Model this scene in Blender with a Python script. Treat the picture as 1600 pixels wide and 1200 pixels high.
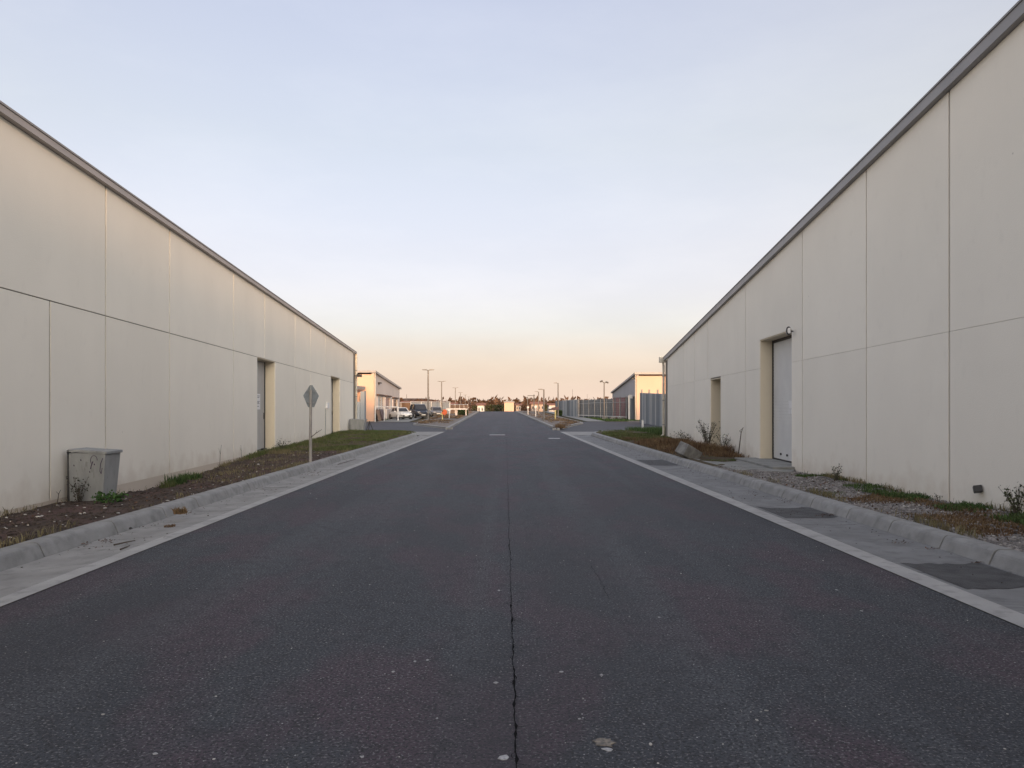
import bpy, bmesh, math, random
import numpy as np
from mathutils import Vector, Matrix, noise as mnoise
random.seed(7); RNG = np.random.default_rng(11)
for _o in list(bpy.data.objects): bpy.data.objects.remove(_o)
SC = bpy.context.scene; COL = SC.collection
R = math.radians

# ------------------------------------------------------------------ camera, sky, sun, exposure
F, EYE, CX, HY = 1150.0, 1.6, 800.0, 638.0
cam_d = bpy.data.cameras.new('camera'); cam = bpy.data.objects.new('camera', cam_d); COL.objects.link(cam)
cam.location = (0, 0, EYE); cam.rotation_euler = (R(90), 0, 0)
cam_d.sensor_width = 36; cam_d.lens = F / 1600 * 36; cam_d.shift_y = (HY - 600) / 1600
cam_d.clip_start = 0.05; cam_d.clip_end = 6000
SC.camera = cam
SUN_EL, SUN_AZ = 3.7, 13.0      # low sun behind the camera, a little to the right
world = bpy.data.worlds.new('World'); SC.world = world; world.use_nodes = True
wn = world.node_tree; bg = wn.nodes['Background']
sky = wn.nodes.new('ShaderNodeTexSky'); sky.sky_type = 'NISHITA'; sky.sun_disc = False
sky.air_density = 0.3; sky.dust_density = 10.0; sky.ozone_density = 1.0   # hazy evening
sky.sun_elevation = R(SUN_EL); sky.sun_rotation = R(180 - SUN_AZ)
# evening haze: a veil that depends on the height above the horizon only, the same all round
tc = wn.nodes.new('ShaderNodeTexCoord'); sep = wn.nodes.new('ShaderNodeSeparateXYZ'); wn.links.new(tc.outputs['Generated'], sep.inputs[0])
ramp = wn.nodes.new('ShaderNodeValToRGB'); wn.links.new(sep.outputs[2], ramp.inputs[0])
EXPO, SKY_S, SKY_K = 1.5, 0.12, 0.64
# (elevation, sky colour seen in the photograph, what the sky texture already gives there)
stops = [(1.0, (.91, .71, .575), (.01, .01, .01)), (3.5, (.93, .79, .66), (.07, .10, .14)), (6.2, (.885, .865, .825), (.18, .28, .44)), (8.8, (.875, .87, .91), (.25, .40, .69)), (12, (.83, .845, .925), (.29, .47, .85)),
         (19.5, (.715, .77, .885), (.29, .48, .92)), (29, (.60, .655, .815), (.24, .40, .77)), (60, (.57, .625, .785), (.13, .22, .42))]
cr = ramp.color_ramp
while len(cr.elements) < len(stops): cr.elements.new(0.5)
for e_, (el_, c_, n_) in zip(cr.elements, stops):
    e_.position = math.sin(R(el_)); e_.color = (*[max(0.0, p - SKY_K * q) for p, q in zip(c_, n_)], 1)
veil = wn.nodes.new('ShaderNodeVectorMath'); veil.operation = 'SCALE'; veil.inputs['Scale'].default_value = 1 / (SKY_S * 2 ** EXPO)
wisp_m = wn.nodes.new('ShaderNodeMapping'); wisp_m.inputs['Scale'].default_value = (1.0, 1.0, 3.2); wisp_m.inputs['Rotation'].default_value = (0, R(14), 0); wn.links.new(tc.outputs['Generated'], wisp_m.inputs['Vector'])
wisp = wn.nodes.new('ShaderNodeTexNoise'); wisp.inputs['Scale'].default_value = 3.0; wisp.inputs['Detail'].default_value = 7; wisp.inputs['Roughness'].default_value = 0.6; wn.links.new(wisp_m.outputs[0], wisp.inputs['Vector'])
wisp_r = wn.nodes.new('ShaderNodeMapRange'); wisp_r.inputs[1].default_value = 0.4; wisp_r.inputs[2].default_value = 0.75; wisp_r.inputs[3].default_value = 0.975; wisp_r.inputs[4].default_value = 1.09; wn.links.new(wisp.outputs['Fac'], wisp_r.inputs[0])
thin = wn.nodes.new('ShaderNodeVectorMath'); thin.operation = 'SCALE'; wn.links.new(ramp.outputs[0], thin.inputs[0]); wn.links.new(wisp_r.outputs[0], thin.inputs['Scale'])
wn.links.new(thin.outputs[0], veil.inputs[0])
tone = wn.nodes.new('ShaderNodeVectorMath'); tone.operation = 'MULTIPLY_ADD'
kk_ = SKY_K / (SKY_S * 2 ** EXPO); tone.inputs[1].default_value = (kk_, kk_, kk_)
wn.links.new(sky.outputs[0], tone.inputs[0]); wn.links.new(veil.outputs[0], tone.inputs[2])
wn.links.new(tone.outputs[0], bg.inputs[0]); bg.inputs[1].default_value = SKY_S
sun_d = bpy.data.lights.new('sun', 'SUN'); sun = bpy.data.objects.new('sun', sun_d); COL.objects.link(sun)
sun_d.energy = 1.15; sun_d.angle = R(1.5); sun_d.color = (1.0, 0.56, 0.26)
to_sun = Vector((math.sin(R(SUN_AZ)) * math.cos(R(SUN_EL)), -math.cos(R(SUN_AZ)) * math.cos(R(SUN_EL)), math.sin(R(SUN_EL))))
sun.rotation_euler = to_sun.to_track_quat('Z', 'Y').to_euler(); sun.location = (0, -20, 30)
SC.view_settings.view_transform = 'Standard'; SC.view_settings.look = 'None'
SC.view_settings.gamma = 1.0; SC.view_settings.use_curve_mapping = False
SC.view_settings.exposure = EXPO
SC.render.engine = 'CYCLES'
SC.cycles.max_bounces = 6; SC.cycles.use_denoising = True

# ------------------------------------------------------------------ helpers
def zg(Y):                                   # the street is level, then climbs to a crest
    if Y < 56: return 0.0
    if Y < 170: return 0.0078 * (Y - 56)
    return max(-2.5, 0.889 - 0.03 * (Y - 170))
def xc(Y):                                   # centre line of the road
    return -0.01043 * Y if Y < 55 else -0.5737 - 0.0225 * (Y - 55)
def at(px, py, Y): return Vector(((px - CX) / F * Y, Y, EYE - (py - HY) / F * Y))
def XL(Y): return -5.951 - 0.0965 * Y        # street face of the left warehouse
def XR(Y): return 5.84 + 0.06 * Y            # street face of the right warehouse
def yl(px): return 5.951 / ((CX - px) / F - 0.0965)
def yr(px): return 5.84 / ((px - CX) / F - 0.06)
def interp(tab, x):
    if x <= tab[0][0]: return tab[0][1]
    for (a, b), (c, d) in zip(tab, tab[1:]):
        if x <= c: return b + (d - b) * (x - a) / (c - a)
    return tab[-1][1]

def lin(c): return tuple(((v / 255) / 12.92 if v / 255 <= 0.04045 else ((v / 255 + 0.055) / 1.055) ** 2.4) for v in c)

def material(name, c1, c2=None, rough=0.8, scale=3.0, detail=5, metal=0.0, bump=0.0, bump_scale=40.0, island=0.0,
             stretch=(1, 1, 1), spec=0.5, lo=0.35, hi=0.65, rand=0.0):
    m = bpy.data.materials.new(name); m.use_nodes = True
    nt = m.node_tree; N = nt.nodes; L = nt.links
    b = N['Principled BSDF']; b.inputs['Roughness'].default_value = rough; b.inputs['Metallic'].default_value = metal
    b.inputs['Specular IOR Level'].default_value = spec
    geo = N.new('ShaderNodeNewGeometry')
    mp = N.new('ShaderNodeMapping'); mp.inputs['Scale'].default_value = stretch
    L.new(geo.outputs['Position'], mp.inputs['Vector'])
    out = None
    if c2 is None: c2 = tuple(v * 0.86 for v in c1)
    nz = N.new('ShaderNodeTexNoise'); nz.inputs['Scale'].default_value = scale; nz.inputs['Detail'].default_value = detail
    L.new(mp.outputs[0], nz.inputs['Vector'])
    rm = N.new('ShaderNodeMapRange'); rm.inputs[1].default_value = lo; rm.inputs[2].default_value = hi
    L.new(nz.outputs['Fac'], rm.inputs[0])
    mx = N.new('ShaderNodeMix'); mx.data_type = 'RGBA'
    mx.inputs[6].default_value = (*c1, 1); mx.inputs[7].default_value = (*c2, 1)
    L.new(rm.outputs[0], mx.inputs[0]); out = mx.outputs[2]
    if island or rand:
        hs = N.new('ShaderNodeHueSaturation')
        r2 = N.new('ShaderNodeMapRange'); a = island or rand
        r2.inputs[3].default_value = 1 - a; r2.inputs[4].default_value = 1 + a
        if island: L.new(geo.outputs['Random Per Island'], r2.inputs[0])
        else:
            oi = N.new('ShaderNodeObjectInfo'); L.new(oi.outputs['Random'], r2.inputs[0])
        L.new(r2.outputs[0], hs.inputs['Value']); L.new(out, hs.inputs['Color']); out = hs.outputs[0]
    L.new(out, b.inputs['Base Color'])
    if bump:
        n2 = N.new('ShaderNodeTexNoise'); n2.inputs['Scale'].default_value = bump_scale; n2.inputs['Detail'].default_value = 6
        L.new(geo.outputs['Position'], n2.inputs['Vector'])
        bp = N.new('ShaderNodeBump'); bp.inputs['Strength'].default_value = bump; bp.inputs['Distance'].default_value = 0.02
        L.new(n2.outputs['Fac'], bp.inputs['Height']); L.new(bp.outputs[0], b.inputs['Normal'])
    m['out'] = 1
    return m

def color_socket(m): return m.node_tree.nodes['Principled BSDF'].inputs['Base Color']
def overlay(m, build):                       # build(N, L, position) -> (factor socket, colour)
    nt = m.node_tree; N = nt.nodes; L = nt.links; s = color_socket(m)
    prev = s.links[0].from_socket
    geo = N.new('ShaderNodeNewGeometry')
    fac, c = build(N, L, geo.outputs['Position'])
    mx = N.new('ShaderNodeMix'); mx.data_type = 'RGBA'
    L.new(fac, mx.inputs[0]); L.new(prev, mx.inputs[6]); mx.inputs[7].default_value = (*c, 1)
    L.new(mx.outputs[2], s)
def noise_mask(scale, lo, hi, stretch=(1, 1, 1), amount=1.0, detail=4, off=(0, 0, 0)):
    def f(N, L, pos):
        mp = N.new('ShaderNodeMapping'); mp.inputs['Scale'].default_value = stretch; mp.inputs['Location'].default_value = off
        L.new(pos, mp.inputs['Vector'])
        nz = N.new('ShaderNodeTexNoise'); nz.inputs['Scale'].default_value = scale; nz.inputs['Detail'].default_value = detail
        L.new(mp.outputs[0], nz.inputs['Vector'])
        r = N.new('ShaderNodeMapRange'); r.inputs[1].default_value = lo; r.inputs[2].default_value = hi; r.inputs[4].default_value = amount
        L.new(nz.outputs['Fac'], r.inputs[0]); return r.outputs[0]
    return f
def speck_mask(scale, size, keep, amount=1.0):
    def f(N, L, pos):
        v = N.new('ShaderNodeTexVoronoi'); v.inputs['Scale'].default_value = scale; v.voronoi_dimensions = '3D'
        L.new(pos, v.inputs['Vector'])
        a = N.new('ShaderNodeMath'); a.operation = 'LESS_THAN'; a.inputs[1].default_value = size; L.new(v.outputs['Distance'], a.inputs[0])
        sp = N.new('ShaderNodeSeparateColor'); L.new(v.outputs['Color'], sp.inputs[0])
        k = N.new('ShaderNodeMath'); k.operation = 'LESS_THAN'; k.inputs[1].default_value = keep; L.new(sp.outputs[0], k.inputs[0])
        q = N.new('ShaderNodeMath'); q.operation = 'MULTIPLY'; L.new(a.outputs[0], q.inputs[0]); L.new(k.outputs[0], q.inputs[1])
        z = N.new('ShaderNodeMath'); z.operation = 'MULTIPLY'; z.inputs[1].default_value = amount; L.new(q.outputs[0], z.inputs[0])
        return z.outputs[0]
    return f

class MB:
    """collects shapes in world coordinates; build() links them as one mesh object"""
    def __init__(s): s.v = []; s.f = []
    def add(s, vs, fs):
        o = len(s.v); s.v += [tuple(p) for p in vs]; s.f += [tuple(i + o for i in q) for q in fs]; return s
    def box(s, x0, x1, y0, y1, z0, z1, M=None):
        vs = [Vector(p) for p in ((x0,y0,z0),(x1,y0,z0),(x1,y1,z0),(x0,y1,z0),(x0,y0,z1),(x1,y0,z1),(x1,y1,z1),(x0,y1,z1))]
        if M: vs = [M @ p for p in vs]
        return s.add(vs, [(0,3,2,1),(4,5,6,7),(0,1,5,4),(1,2,6,5),(2,3,7,6),(3,0,4,7)])
    def prism(s, a, b):                      # two matching polygons joined by sides
        n = len(a)
        return s.add(list(a) + list(b), [tuple(range(n - 1, -1, -1)), tuple(range(n, 2 * n))] + [(i, (i + 1) % n, n + (i + 1) % n, n + i) for i in range(n)])
    def tube(s, p, q, r, r2=None, n=8):
        p = Vector(p); q = Vector(q); d = (q - p).normalized(); r2 = r if r2 is None else r2
        u = d.orthogonal().normalized(); w = d.cross(u)
        c = [(math.cos(2 * math.pi * i / n), math.sin(2 * math.pi * i / n)) for i in range(n)]
        return s.prism([p + (u * a + w * b) * r for a, b in c], [q + (u * a + w * b) * r2 for a, b in c])
    def path(s, pts, r, n=6):
        rs = r if isinstance(r, (list, tuple)) else [r] * len(pts)
        for i in range(len(pts) - 1): s.tube(pts[i], pts[i + 1], rs[i], rs[i + 1], n)
        return s
    def build(s, name, mat, parent=None, bevel=0, smooth=False, jitter=0):
        me = bpy.data.meshes.new(name); o = bpy.data.objects.new(name, me); COL.objects.link(o)
        base = Vector((0, 0, 0))
        if parent is not None:
            o.parent = parent
            q = parent
            while q is not None: base = base + q.location; q = q.parent
        elif s.v:
            a = np.array(s.v); base = Vector(((a[:, 0].min() + a[:, 0].max()) / 2, (a[:, 1].min() + a[:, 1].max()) / 2, a[:, 2].min()))
            o.location = base
        me.from_pydata([tuple(Vector(p) - base) for p in s.v], [], s.f)
        bm = bmesh.new(); bm.from_mesh(me)
        bmesh.ops.recalc_face_normals(bm, faces=bm.faces)
        if bevel:
            bmesh.ops.remove_doubles(bm, verts=bm.verts, dist=1e-5)
            es = [e for e in bm.edges if len(e.link_faces) == 2 and e.calc_face_angle(0) > 0.5]
            bmesh.ops.bevel(bm, geom=es, offset=bevel, segments=2, affect='EDGES', profile=0.6)
        bm.to_mesh(me); bm.free()
        if smooth:
            for p in me.polygons: p.use_smooth = True
        me.materials.append(mat); me.update()
        return o

def empty(name, loc):
    o = bpy.data.objects.new(name, None); COL.objects.link(o); o.location = loc; o.empty_display_size = 0.2; return o
def tag(o, label=None, cat=None, group=None, kind=None):
    if label: o['label'] = label
    if cat: o['category'] = cat
    if group: o['group'] = group
    if kind: o['kind'] = kind
    return o
def thing(name, loc, label, cat, group=None): return tag(empty(name, Vector(loc)), label, cat, group)
def copy_tree(o, parent=None):
    c = o.copy(); COL.objects.link(c)
    if parent is not None: c.parent = parent
    for ch in list(o.children): copy_tree(ch, c)
    return c
def raw_mesh(name, V, Fc, mat, parent=None, smooth=False):
    """V (n,3) array, Fc (m,k) array: fast path for large scatters"""
    me = bpy.data.meshes.new(name); k = Fc.shape[1]
    me.vertices.add(len(V)); me.vertices.foreach_set('co', np.ascontiguousarray(V, dtype=np.float32).ravel())
    me.loops.add(Fc.size); me.loops.foreach_set('vertex_index', Fc.astype(np.int32).ravel())
    me.polygons.add(len(Fc)); me.polygons.foreach_set('loop_start', (np.arange(len(Fc)) * k).astype(np.int32))
    me.update(calc_edges=True); me.validate()
    me.materials.append(mat)
    if smooth: me.polygons.foreach_set('use_smooth', np.ones(len(Fc), dtype=bool))
    o = bpy.data.objects.new(name, me); COL.objects.link(o)
    if parent is not None: o.parent = parent
    return o
OCT_V = np.array([(1,0,0),(0,1,0),(-1,0,0),(0,-1,0),(0,0,1),(0,0,-1)], float)
OCT_F = np.array([(0,1,4),(1,2,4),(2,3,4),(3,0,4),(1,0,5),(2,1,5),(3,2,5),(0,3,5)])
def icov():
    bm = bmesh.new(); bmesh.ops.create_icosphere(bm, subdivisions=1, radius=1)
    v = np.array([p.co[:] for p in bm.verts]); f = np.array([[q.index for q in p.verts] for p in bm.faces]); bm.free(); return v, f
ICO_V, ICO_F = icov()
def stones(name, P, size, mat, flat=0.7, parent=None, jit=0.25):
    """irregular pebbles at points P with radii size"""
    n = len(P); nv = len(ICO_V)
    V = ICO_V[None] * (1 + RNG.uniform(-jit, jit, (n, nv, 1)))
    V = V * np.stack([RNG.uniform(.7, 1.3, n), RNG.uniform(.7, 1.3, n), RNG.uniform(.5, .9, n) * flat], 1)[:, None]
    a = RNG.uniform(0, 6.28, n); ca, sa = np.cos(a)[:, None], np.sin(a)[:, None]
    x = V[..., 0] * ca - V[..., 1] * sa; y = V[..., 0] * sa + V[..., 1] * ca
    V = np.stack([x, y, V[..., 2]], -1) * np.asarray(size)[:, None, None] + P[:, None]
    Fc = (ICO_F[None] + (np.arange(n) * nv)[:, None, None]).reshape(-1, 3)
    return raw_mesh(name, V.reshape(-1, 3), Fc, mat, parent)
def blades(name, P, h, mat, lean=0.5, w=0.006, parent=None):
    """thin grass blades, two quads-as-triangles each"""
    n = len(P); h = np.asarray(h) * np.ones(n)
    a = RNG.uniform(0, 6.28, n); b = RNG.uniform(0, 6.28, n); ln = RNG.uniform(0.1, 1, n) * lean
    side = np.stack([np.cos(a), np.sin(a), 0 * a], 1) * (w * RNG.uniform(.6, 1.5, n))[:, None]
    d = np.stack([np.cos(b), np.sin(b), 0 * b], 1)
    up = np.array([0, 0, 1.0])
    m = P + d * (h * ln * .35)[:, None] + up * (h * .6)[:, None]
    t = P + d * (h * ln)[:, None] + up * (h * (1 - .35 * ln))[:, None]
    V = np.stack([P - side, P + side, m - side * .8, m + side * .8, t], 1).reshape(-1, 3)
    f = np.array([(0,1,3),(0,3,2),(2,3,4)])
    Fc = (f[None] + (np.arange(n) * 5)[:, None, None]).reshape(-1, 3)
    return raw_mesh(name, V, Fc, mat, parent)
def leaves(P, size, D=None):
    """small two-triangle leaves at P; returns V, F"""
    n = len(P)
    a = RNG.normal(size=(n, 3)); a /= np.linalg.norm(a, axis=1)[:, None]
    b = RNG.normal(size=(n, 3)); b -= a * (a * b).sum(1)[:, None]; b /= np.linalg.norm(b, axis=1)[:, None]
    s = (np.asarray(size) * np.ones(n))[:, None]
    V = np.stack([P, P + a * s * .5 + b * s * .28, P + a * s, P + a * s * .5 - b * s * .28], 1).reshape(-1, 3)
    Fc = (np.array([(0,1,2),(0,2,3)])[None] + (np.arange(n) * 4)[:, None, None]).reshape(-1, 3)
    return V, Fc

# ------------------------------------------------------------------ materials
M = {}
M['asphalt'] = material('asphalt', (0.058, 0.066, 0.078), (0.048, 0.054, 0.065), rough=0.75, scale=0.9, stretch=(1, .4, 1), bump=1.0, bump_scale=110, spec=0.35)
overlay(M['asphalt'], lambda N, L, p: (noise_mask(1.1, 0.47, 0.57, (1, .5, 1), 0.85, 7, (9, 3, 0))(N, L, p), (0.082, 0.057, 0.074)))
overlay(M['asphalt'], lambda N, L, p: (noise_mask(0.60, 0.50, 0.62, (2.4, .04, 1), 0.55, 3, (1, 2, 0))(N, L, p), (0.082, 0.090, 0.102)))
overlay(M['asphalt'], lambda N, L, p: (noise_mask(7, 0.48, 0.66, amount=0.6, detail=7)(N, L, p), (0.034, 0.034, 0.041)))
overlay(M['asphalt'], lambda N, L, p: (noise_mask(55, 0.50, 0.58, amount=0.85, detail=4)(N, L, p), (0.020, 0.020, 0.025)))
overlay(M['asphalt'], lambda N, L, p: (noise_mask(60, 0.58, 0.64, amount=0.85, detail=4, off=(3, 5, 1))(N, L, p), (0.20, 0.195, 0.205)))
overlay(M['asphalt'], lambda N, L, p: (noise_mask(0.35, 0.50, 0.64, (1.3, .35, 1), 0.6, 5, (4, 9, 0))(N, L, p), (0.042, 0.042, 0.050)))
overlay(M['asphalt'], lambda N, L, p: (speck_mask(30, 0.15, 0.022)(N, L, p), (0.42, 0.42, 0.42)))
overlay(M['asphalt'], lambda N, L, p: (speck_mask(9, 0.06, 0.05)(N, L, p), (0.010, 0.010, 0.011)))
M['asphalt_side'] = material('asphalt_side', (0.060, 0.060, 0.068), (0.048, 0.048, 0.056), rough=0.8, scale=0.6, bump=0.5, bump_scale=80)
M['asphalt_patch'] = material('asphalt_patch', (0.085, 0.086, 0.090), (0.050, 0.050, 0.054), rough=0.85, scale=5, bump=0.8, bump_scale=120)
M['crack'] = material('crack_dirt', (0.008, 0.008, 0.009), rough=1.0, spec=0.1)
M['paint_flake'] = material('paint_flake', (0.40, 0.40, 0.40), (0.25, 0.25, 0.26), rough=0.8, scale=60)
M['mud'] = material('dried_mud', (0.24, 0.21, 0.17), (0.10, 0.095, 0.09), rough=0.95, scale=45)
M['marking'] = material('road_paint', (0.55, 0.55, 0.55), (0.25, 0.25, 0.26), rough=0.7, scale=30)
def concrete(name, c, dark=0.7, **k):
    m = material(name, c, tuple(v * dark for v in c), rough=0.9, scale=k.get('scale', 2.2), detail=8, bump=0.35, bump_scale=90, rand=k.get('rand', 0.0))
    overlay(m, lambda N, L, p: (noise_mask(6, 0.52, 0.68, (1, 1, 1), 0.5, 6, (4, 1, 2))(N, L, p), tuple(v * 0.5 for v in c)))
    overlay(m, lambda N, L, p: (noise_mask(140, 0.6, 0.75, amount=0.4, detail=2)(N, L, p), tuple(v * 0.45 for v in c)))
    return m
M['gutter'] = concrete('gutter_concrete', (0.29, 0.285, 0.275), 0.75)
M['gutter_r'] = concrete('gutter_concrete_grey', (0.205, 0.207, 0.210), 0.78)
def grooves(N, L, p):
    w_ = N.new('ShaderNodeTexWave'); w_.wave_type = 'BANDS'; w_.bands_direction = 'Y'; w_.inputs['Scale'].default_value = 3.2; w_.inputs['Distortion'].default_value = 1.2; w_.inputs['Detail'].default_value = 2; L.new(p, w_.inputs['Vector'])
    r = N.new('ShaderNodeMapRange'); r.inputs[1].default_value = 0.80; r.inputs[2].default_value = 1.0; L.new(w_.outputs['Fac'], r.inputs[0])
    k_ = N.new('ShaderNodeMath'); k_.operation = 'MULTIPLY'; L.new(r.outputs[0], k_.inputs[0]); L.new(noise_mask(0.8, .45, .6, amount=.55)(N, L, p), k_.inputs[1])
    return k_.outputs[0], (0.10, 0.10, 0.105)
overlay(M['gutter_r'], grooves)
M['strip'] = concrete('edge_strip_concrete', (0.36, 0.355, 0.345), 0.82)
M['kerb'] = concrete('kerb_concrete', (0.285, 0.285, 0.28), 0.78, rand=0.09, scale=5)
M['slab'] = concrete('slab_concrete', (0.27, 0.27, 0.255), 0.75)
M['block'] = concrete('block_concrete', (0.24, 0.235, 0.22), 0.6, scale=6)
M['joint'] = material('joint_dirt_shade', (0.05, 0.047, 0.043), rough=1.0)
def panel_mat(name, c):
    m = material(name, c, tuple(v * 0.955 for v in c), rough=0.85, scale=0.55, detail=7, bump=0.16, bump_scale=70, rand=0.025)
    overlay(m, lambda N, L, p: (noise_mask(1.1, 0.52, 0.75, (1, 1, .12), 0.13, 6, (2, 7, 0))(N, L, p), tuple(v * .80 for v in c)))
    overlay(m, lambda N, L, p: (noise_mask(5.0, 0.60, 0.74, (1, 1, .6), 0.18, 8, (1, 2, 5))(N, L, p), tuple(v * .82 for v in c)))
    overlay(m, lambda N, L, p: (speck_mask(2.2, 0.03, 0.10, 0.6)(N, L, p), tuple(v * .45 for v in c)))
    return m
M['panel_l'] = panel_mat('cream_render', (0.86, 0.815, 0.72))
M['panel_r'] = panel_mat('grey_cream_render', (0.86, 0.82, 0.735))
def splash(m):                               # soil splashed up from the verge, in ragged tongues
    def f(N, L, p):
        s = N.new('ShaderNodeSeparateXYZ'); L.new(p, s.inputs[0])
        nz = N.new('ShaderNodeTexNoise'); nz.inputs['Scale'].default_value = 3.0; nz.inputs['Detail'].default_value = 8; L.new(p, nz.inputs['Vector'])
        k = N.new('ShaderNodeMath'); k.operation = 'MULTIPLY'; k.inputs[1].default_value = 1.1; L.new(nz.outputs['Fac'], k.inputs[0])
        r = N.new('ShaderNodeMath'); r.operation = 'SUBTRACT'; L.new(k.outputs[0], r.inputs[0]); L.new(s.outputs[2], r.inputs[1])
        q = N.new('ShaderNodeMapRange'); q.inputs[1].default_value = 0.0; q.inputs[2].default_value = 0.45; q.inputs[4].default_value = 0.3; L.new(r.outputs[0], q.inputs[0])
        return q.outputs[0], (0.46, 0.35, 0.25)
    overlay(m, f)
splash(M['panel_l']); splash(M['panel_r'])
M['sealant'] = material('joint_sealant', (0.22, 0.20, 0.175), rough=0.9, scale=20)
M['plinth'] = panel_mat('plinth_render', (0.60, 0.52, 0.43))
M['reveal'] = panel_mat('reveal_render', (0.70, 0.62, 0.48))
M['fascia'] = material('fascia_metal', (0.40, 0.365, 0.35), (0.35, 0.325, 0.315), rough=0.5, scale=1.5, metal=0.0)
M['fascia_r'] = material('fascia_metal_grey', (0.31, 0.30, 0.305), (0.27, 0.265, 0.27), rough=0.5, scale=1.5)
M['roof'] = material('roof_sheet', (0.30, 0.29, 0.29), rough=0.6, scale=2)
M['downpipe'] = material('downpipe_paint', (0.62, 0.57, 0.48), rough=0.6, scale=5)
M['door'] = material('door_paint', (0.46, 0.455, 0.44), (0.42, 0.415, 0.41), rough=0.55, scale=4)
M['roller'] = material('roller_door_paint', (0.68, 0.685, 0.68), (0.63, 0.635, 0.635), rough=0.55, scale=2)
M['dark'] = material('dark_metal', (0.03, 0.03, 0.032), rough=0.55, scale=10)
M['black'] = material('black_plastic', (0.012, 0.012, 0.013), rough=0.5, scale=10)
M['galv'] = material('galvanised_steel', (0.33, 0.34, 0.34), (0.24, 0.25, 0.255), rough=0.5, metal=0.3, scale=12)
M['post'] = material('weathered_post', (0.30, 0.28, 0.26), (0.22, 0.21, 0.20), rough=0.7, scale=14, stretch=(1, 1, .2))
M['signback'] = material('sign_back', (0.27, 0.29, 0.30), (0.22, 0.24, 0.25), rough=0.55, metal=0.25, scale=9)
M['paper'] = material('paper', (0.80, 0.80, 0.80), (0.76, 0.76, 0.77), rough=0.8, scale=8)
M['ink'] = material('ink', (0.12, 0.12, 0.14), rough=0.8)
M['bin'] = material('bin_zinc', (0.31, 0.32, 0.32), (0.22, 0.23, 0.235), rough=0.6, metal=0.15, scale=5, stretch=(1, 1, .3), bump=0.2, bump_scale=25)
overlay(M['bin'], lambda N, L, p: (noise_mask(16, 0.62, 0.70, (1, 1, .35), 0.3, 5)(N, L, p), (0.07, 0.065, 0.06)))
M['graffiti'] = material('marker_ink', (0.05, 0.03, 0.07), rough=0.6)
M['soil'] = material('soil', (0.092, 0.070, 0.058), (0.050, 0.039, 0.034), rough=1.0, scale=4, detail=10, bump=1.0, bump_scale=30, spec=0.15)
overlay(M['soil'], lambda N, L, p: (noise_mask(1.3, 0.5, 0.62, amount=0.8, off=(5, 0, 0))(N, L, p), (0.10, 0.062, 0.055)))
M['clod'] = material('soil_clod', (0.085, 0.066, 0.055), (0.045, 0.036, 0.031), rough=1.0, scale=30, island=0.35, spec=0.15)
M['pebble'] = material('white_pebble', (0.50, 0.48, 0.45), (0.32, 0.31, 0.29), rough=0.9, scale=12, island=0.3)
M['gravel'] = material('gravel', (0.22, 0.205, 0.195), (0.125, 0.115, 0.11), rough=0.95, scale=9, island=0.5)
M['gravel_bed'] = material('gravel_bed', (0.14, 0.13, 0.125), (0.06, 0.055, 0.05), rough=1.0, scale=28, bump=1.0, bump_scale=45)
overlay(M['gravel_bed'], lambda N, L, p: (noise_mask(1.2, 0.48, 0.60, amount=0.7, off=(1, 8, 0))(N, L, p), (0.10, 0.080, 0.055)))
def grass_mat(name, c1, c2, isl=0.35): return material(name, c1, c2, rough=0.8, scale=1.6, island=isl, spec=0.2)
M['grass'] = grass_mat('green_grass', (0.075, 0.105, 0.035), (0.115, 0.115, 0.050))
M['grass_dark'] = grass_mat('lush_grass', (0.050, 0.090, 0.028), (0.075, 0.11, 0.038))
M['dry'] = grass_mat('dry_grass', (0.17, 0.115, 0.062), (0.115, 0.070, 0.042))
M['straw'] = grass_mat('straw_grass', (0.20, 0.17, 0.095), (0.14, 0.125, 0.065))
M['leaf'] = grass_mat('leaf_green', (0.040, 0.095, 0.025), (0.065, 0.115, 0.035))
M['leaf_dull'] = grass_mat('leaf_dull', (0.075, 0.085, 0.045), (0.055, 0.062, 0.038))
M['leaf_dark'] = grass_mat('leaf_dark', (0.030, 0.034, 0.028), (0.045, 0.045, 0.034))
M['litter'] = grass_mat('dead_leaves', (0.12, 0.070, 0.048), (0.070, 0.045, 0.035), 0.5)
M['twig'] = material('twig', (0.085, 0.066, 0.052), (0.055, 0.045, 0.038), rough=0.9, scale=30)
M['verge_turf'] = material('verge_turf', (0.090, 0.078, 0.045), (0.075, 0.056, 0.042), rough=1.0, scale=2.2, bump=0.8, bump_scale=40, spec=0.1)
M['field'] = material('field', (0.085, 0.085, 0.045), (0.11, 0.085, 0.055), rough=1.0, scale=0.15, bump=0.3, bump_scale=3, spec=0.1)
M['mulch'] = material('mulch', (0.21, 0.185, 0.165), (0.12, 0.10, 0.088), rough=1.0, scale=3, bump=1.0, bump_scale=20)

# ------------------------------------------------------------------ ground, road, gutters
def strip(name, xa, xb, y0, y1, dz, mat, step=2.0, kind='structure', ncross=1, prof=None):
    """sheet between two edge functions of Y, following the street's profile"""
    n = max(1, int(round((y1 - y0) / step))); m = MB(); vs = []
    for i in range(n + 1):
        Y = y0 + (y1 - y0) * i / n
        for j in range(ncross + 1):
            t = j / ncross; x = xa(Y) * (1 - t) + xb(Y) * t
            vs.append((x, Y, zg(Y) + dz + (prof(t) if prof else 0)))
    k = ncross + 1
    m.add(vs, [(i * k + j, i * k + j + 1, (i + 1) * k + j + 1, (i + 1) * k + j) for i in range(n) for j in range(ncross)])
    o = m.build(name, mat)
    if kind: tag(o, kind=kind)
    return o
m = MB(); vs = []; xs = [-1500, -300, -60, 60, 300, 1500]
ys = [-120, -20, 20, 56, 80, 110, 140, 170, 200, 240, 290, 400, 700, 1600, 4000]
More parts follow.
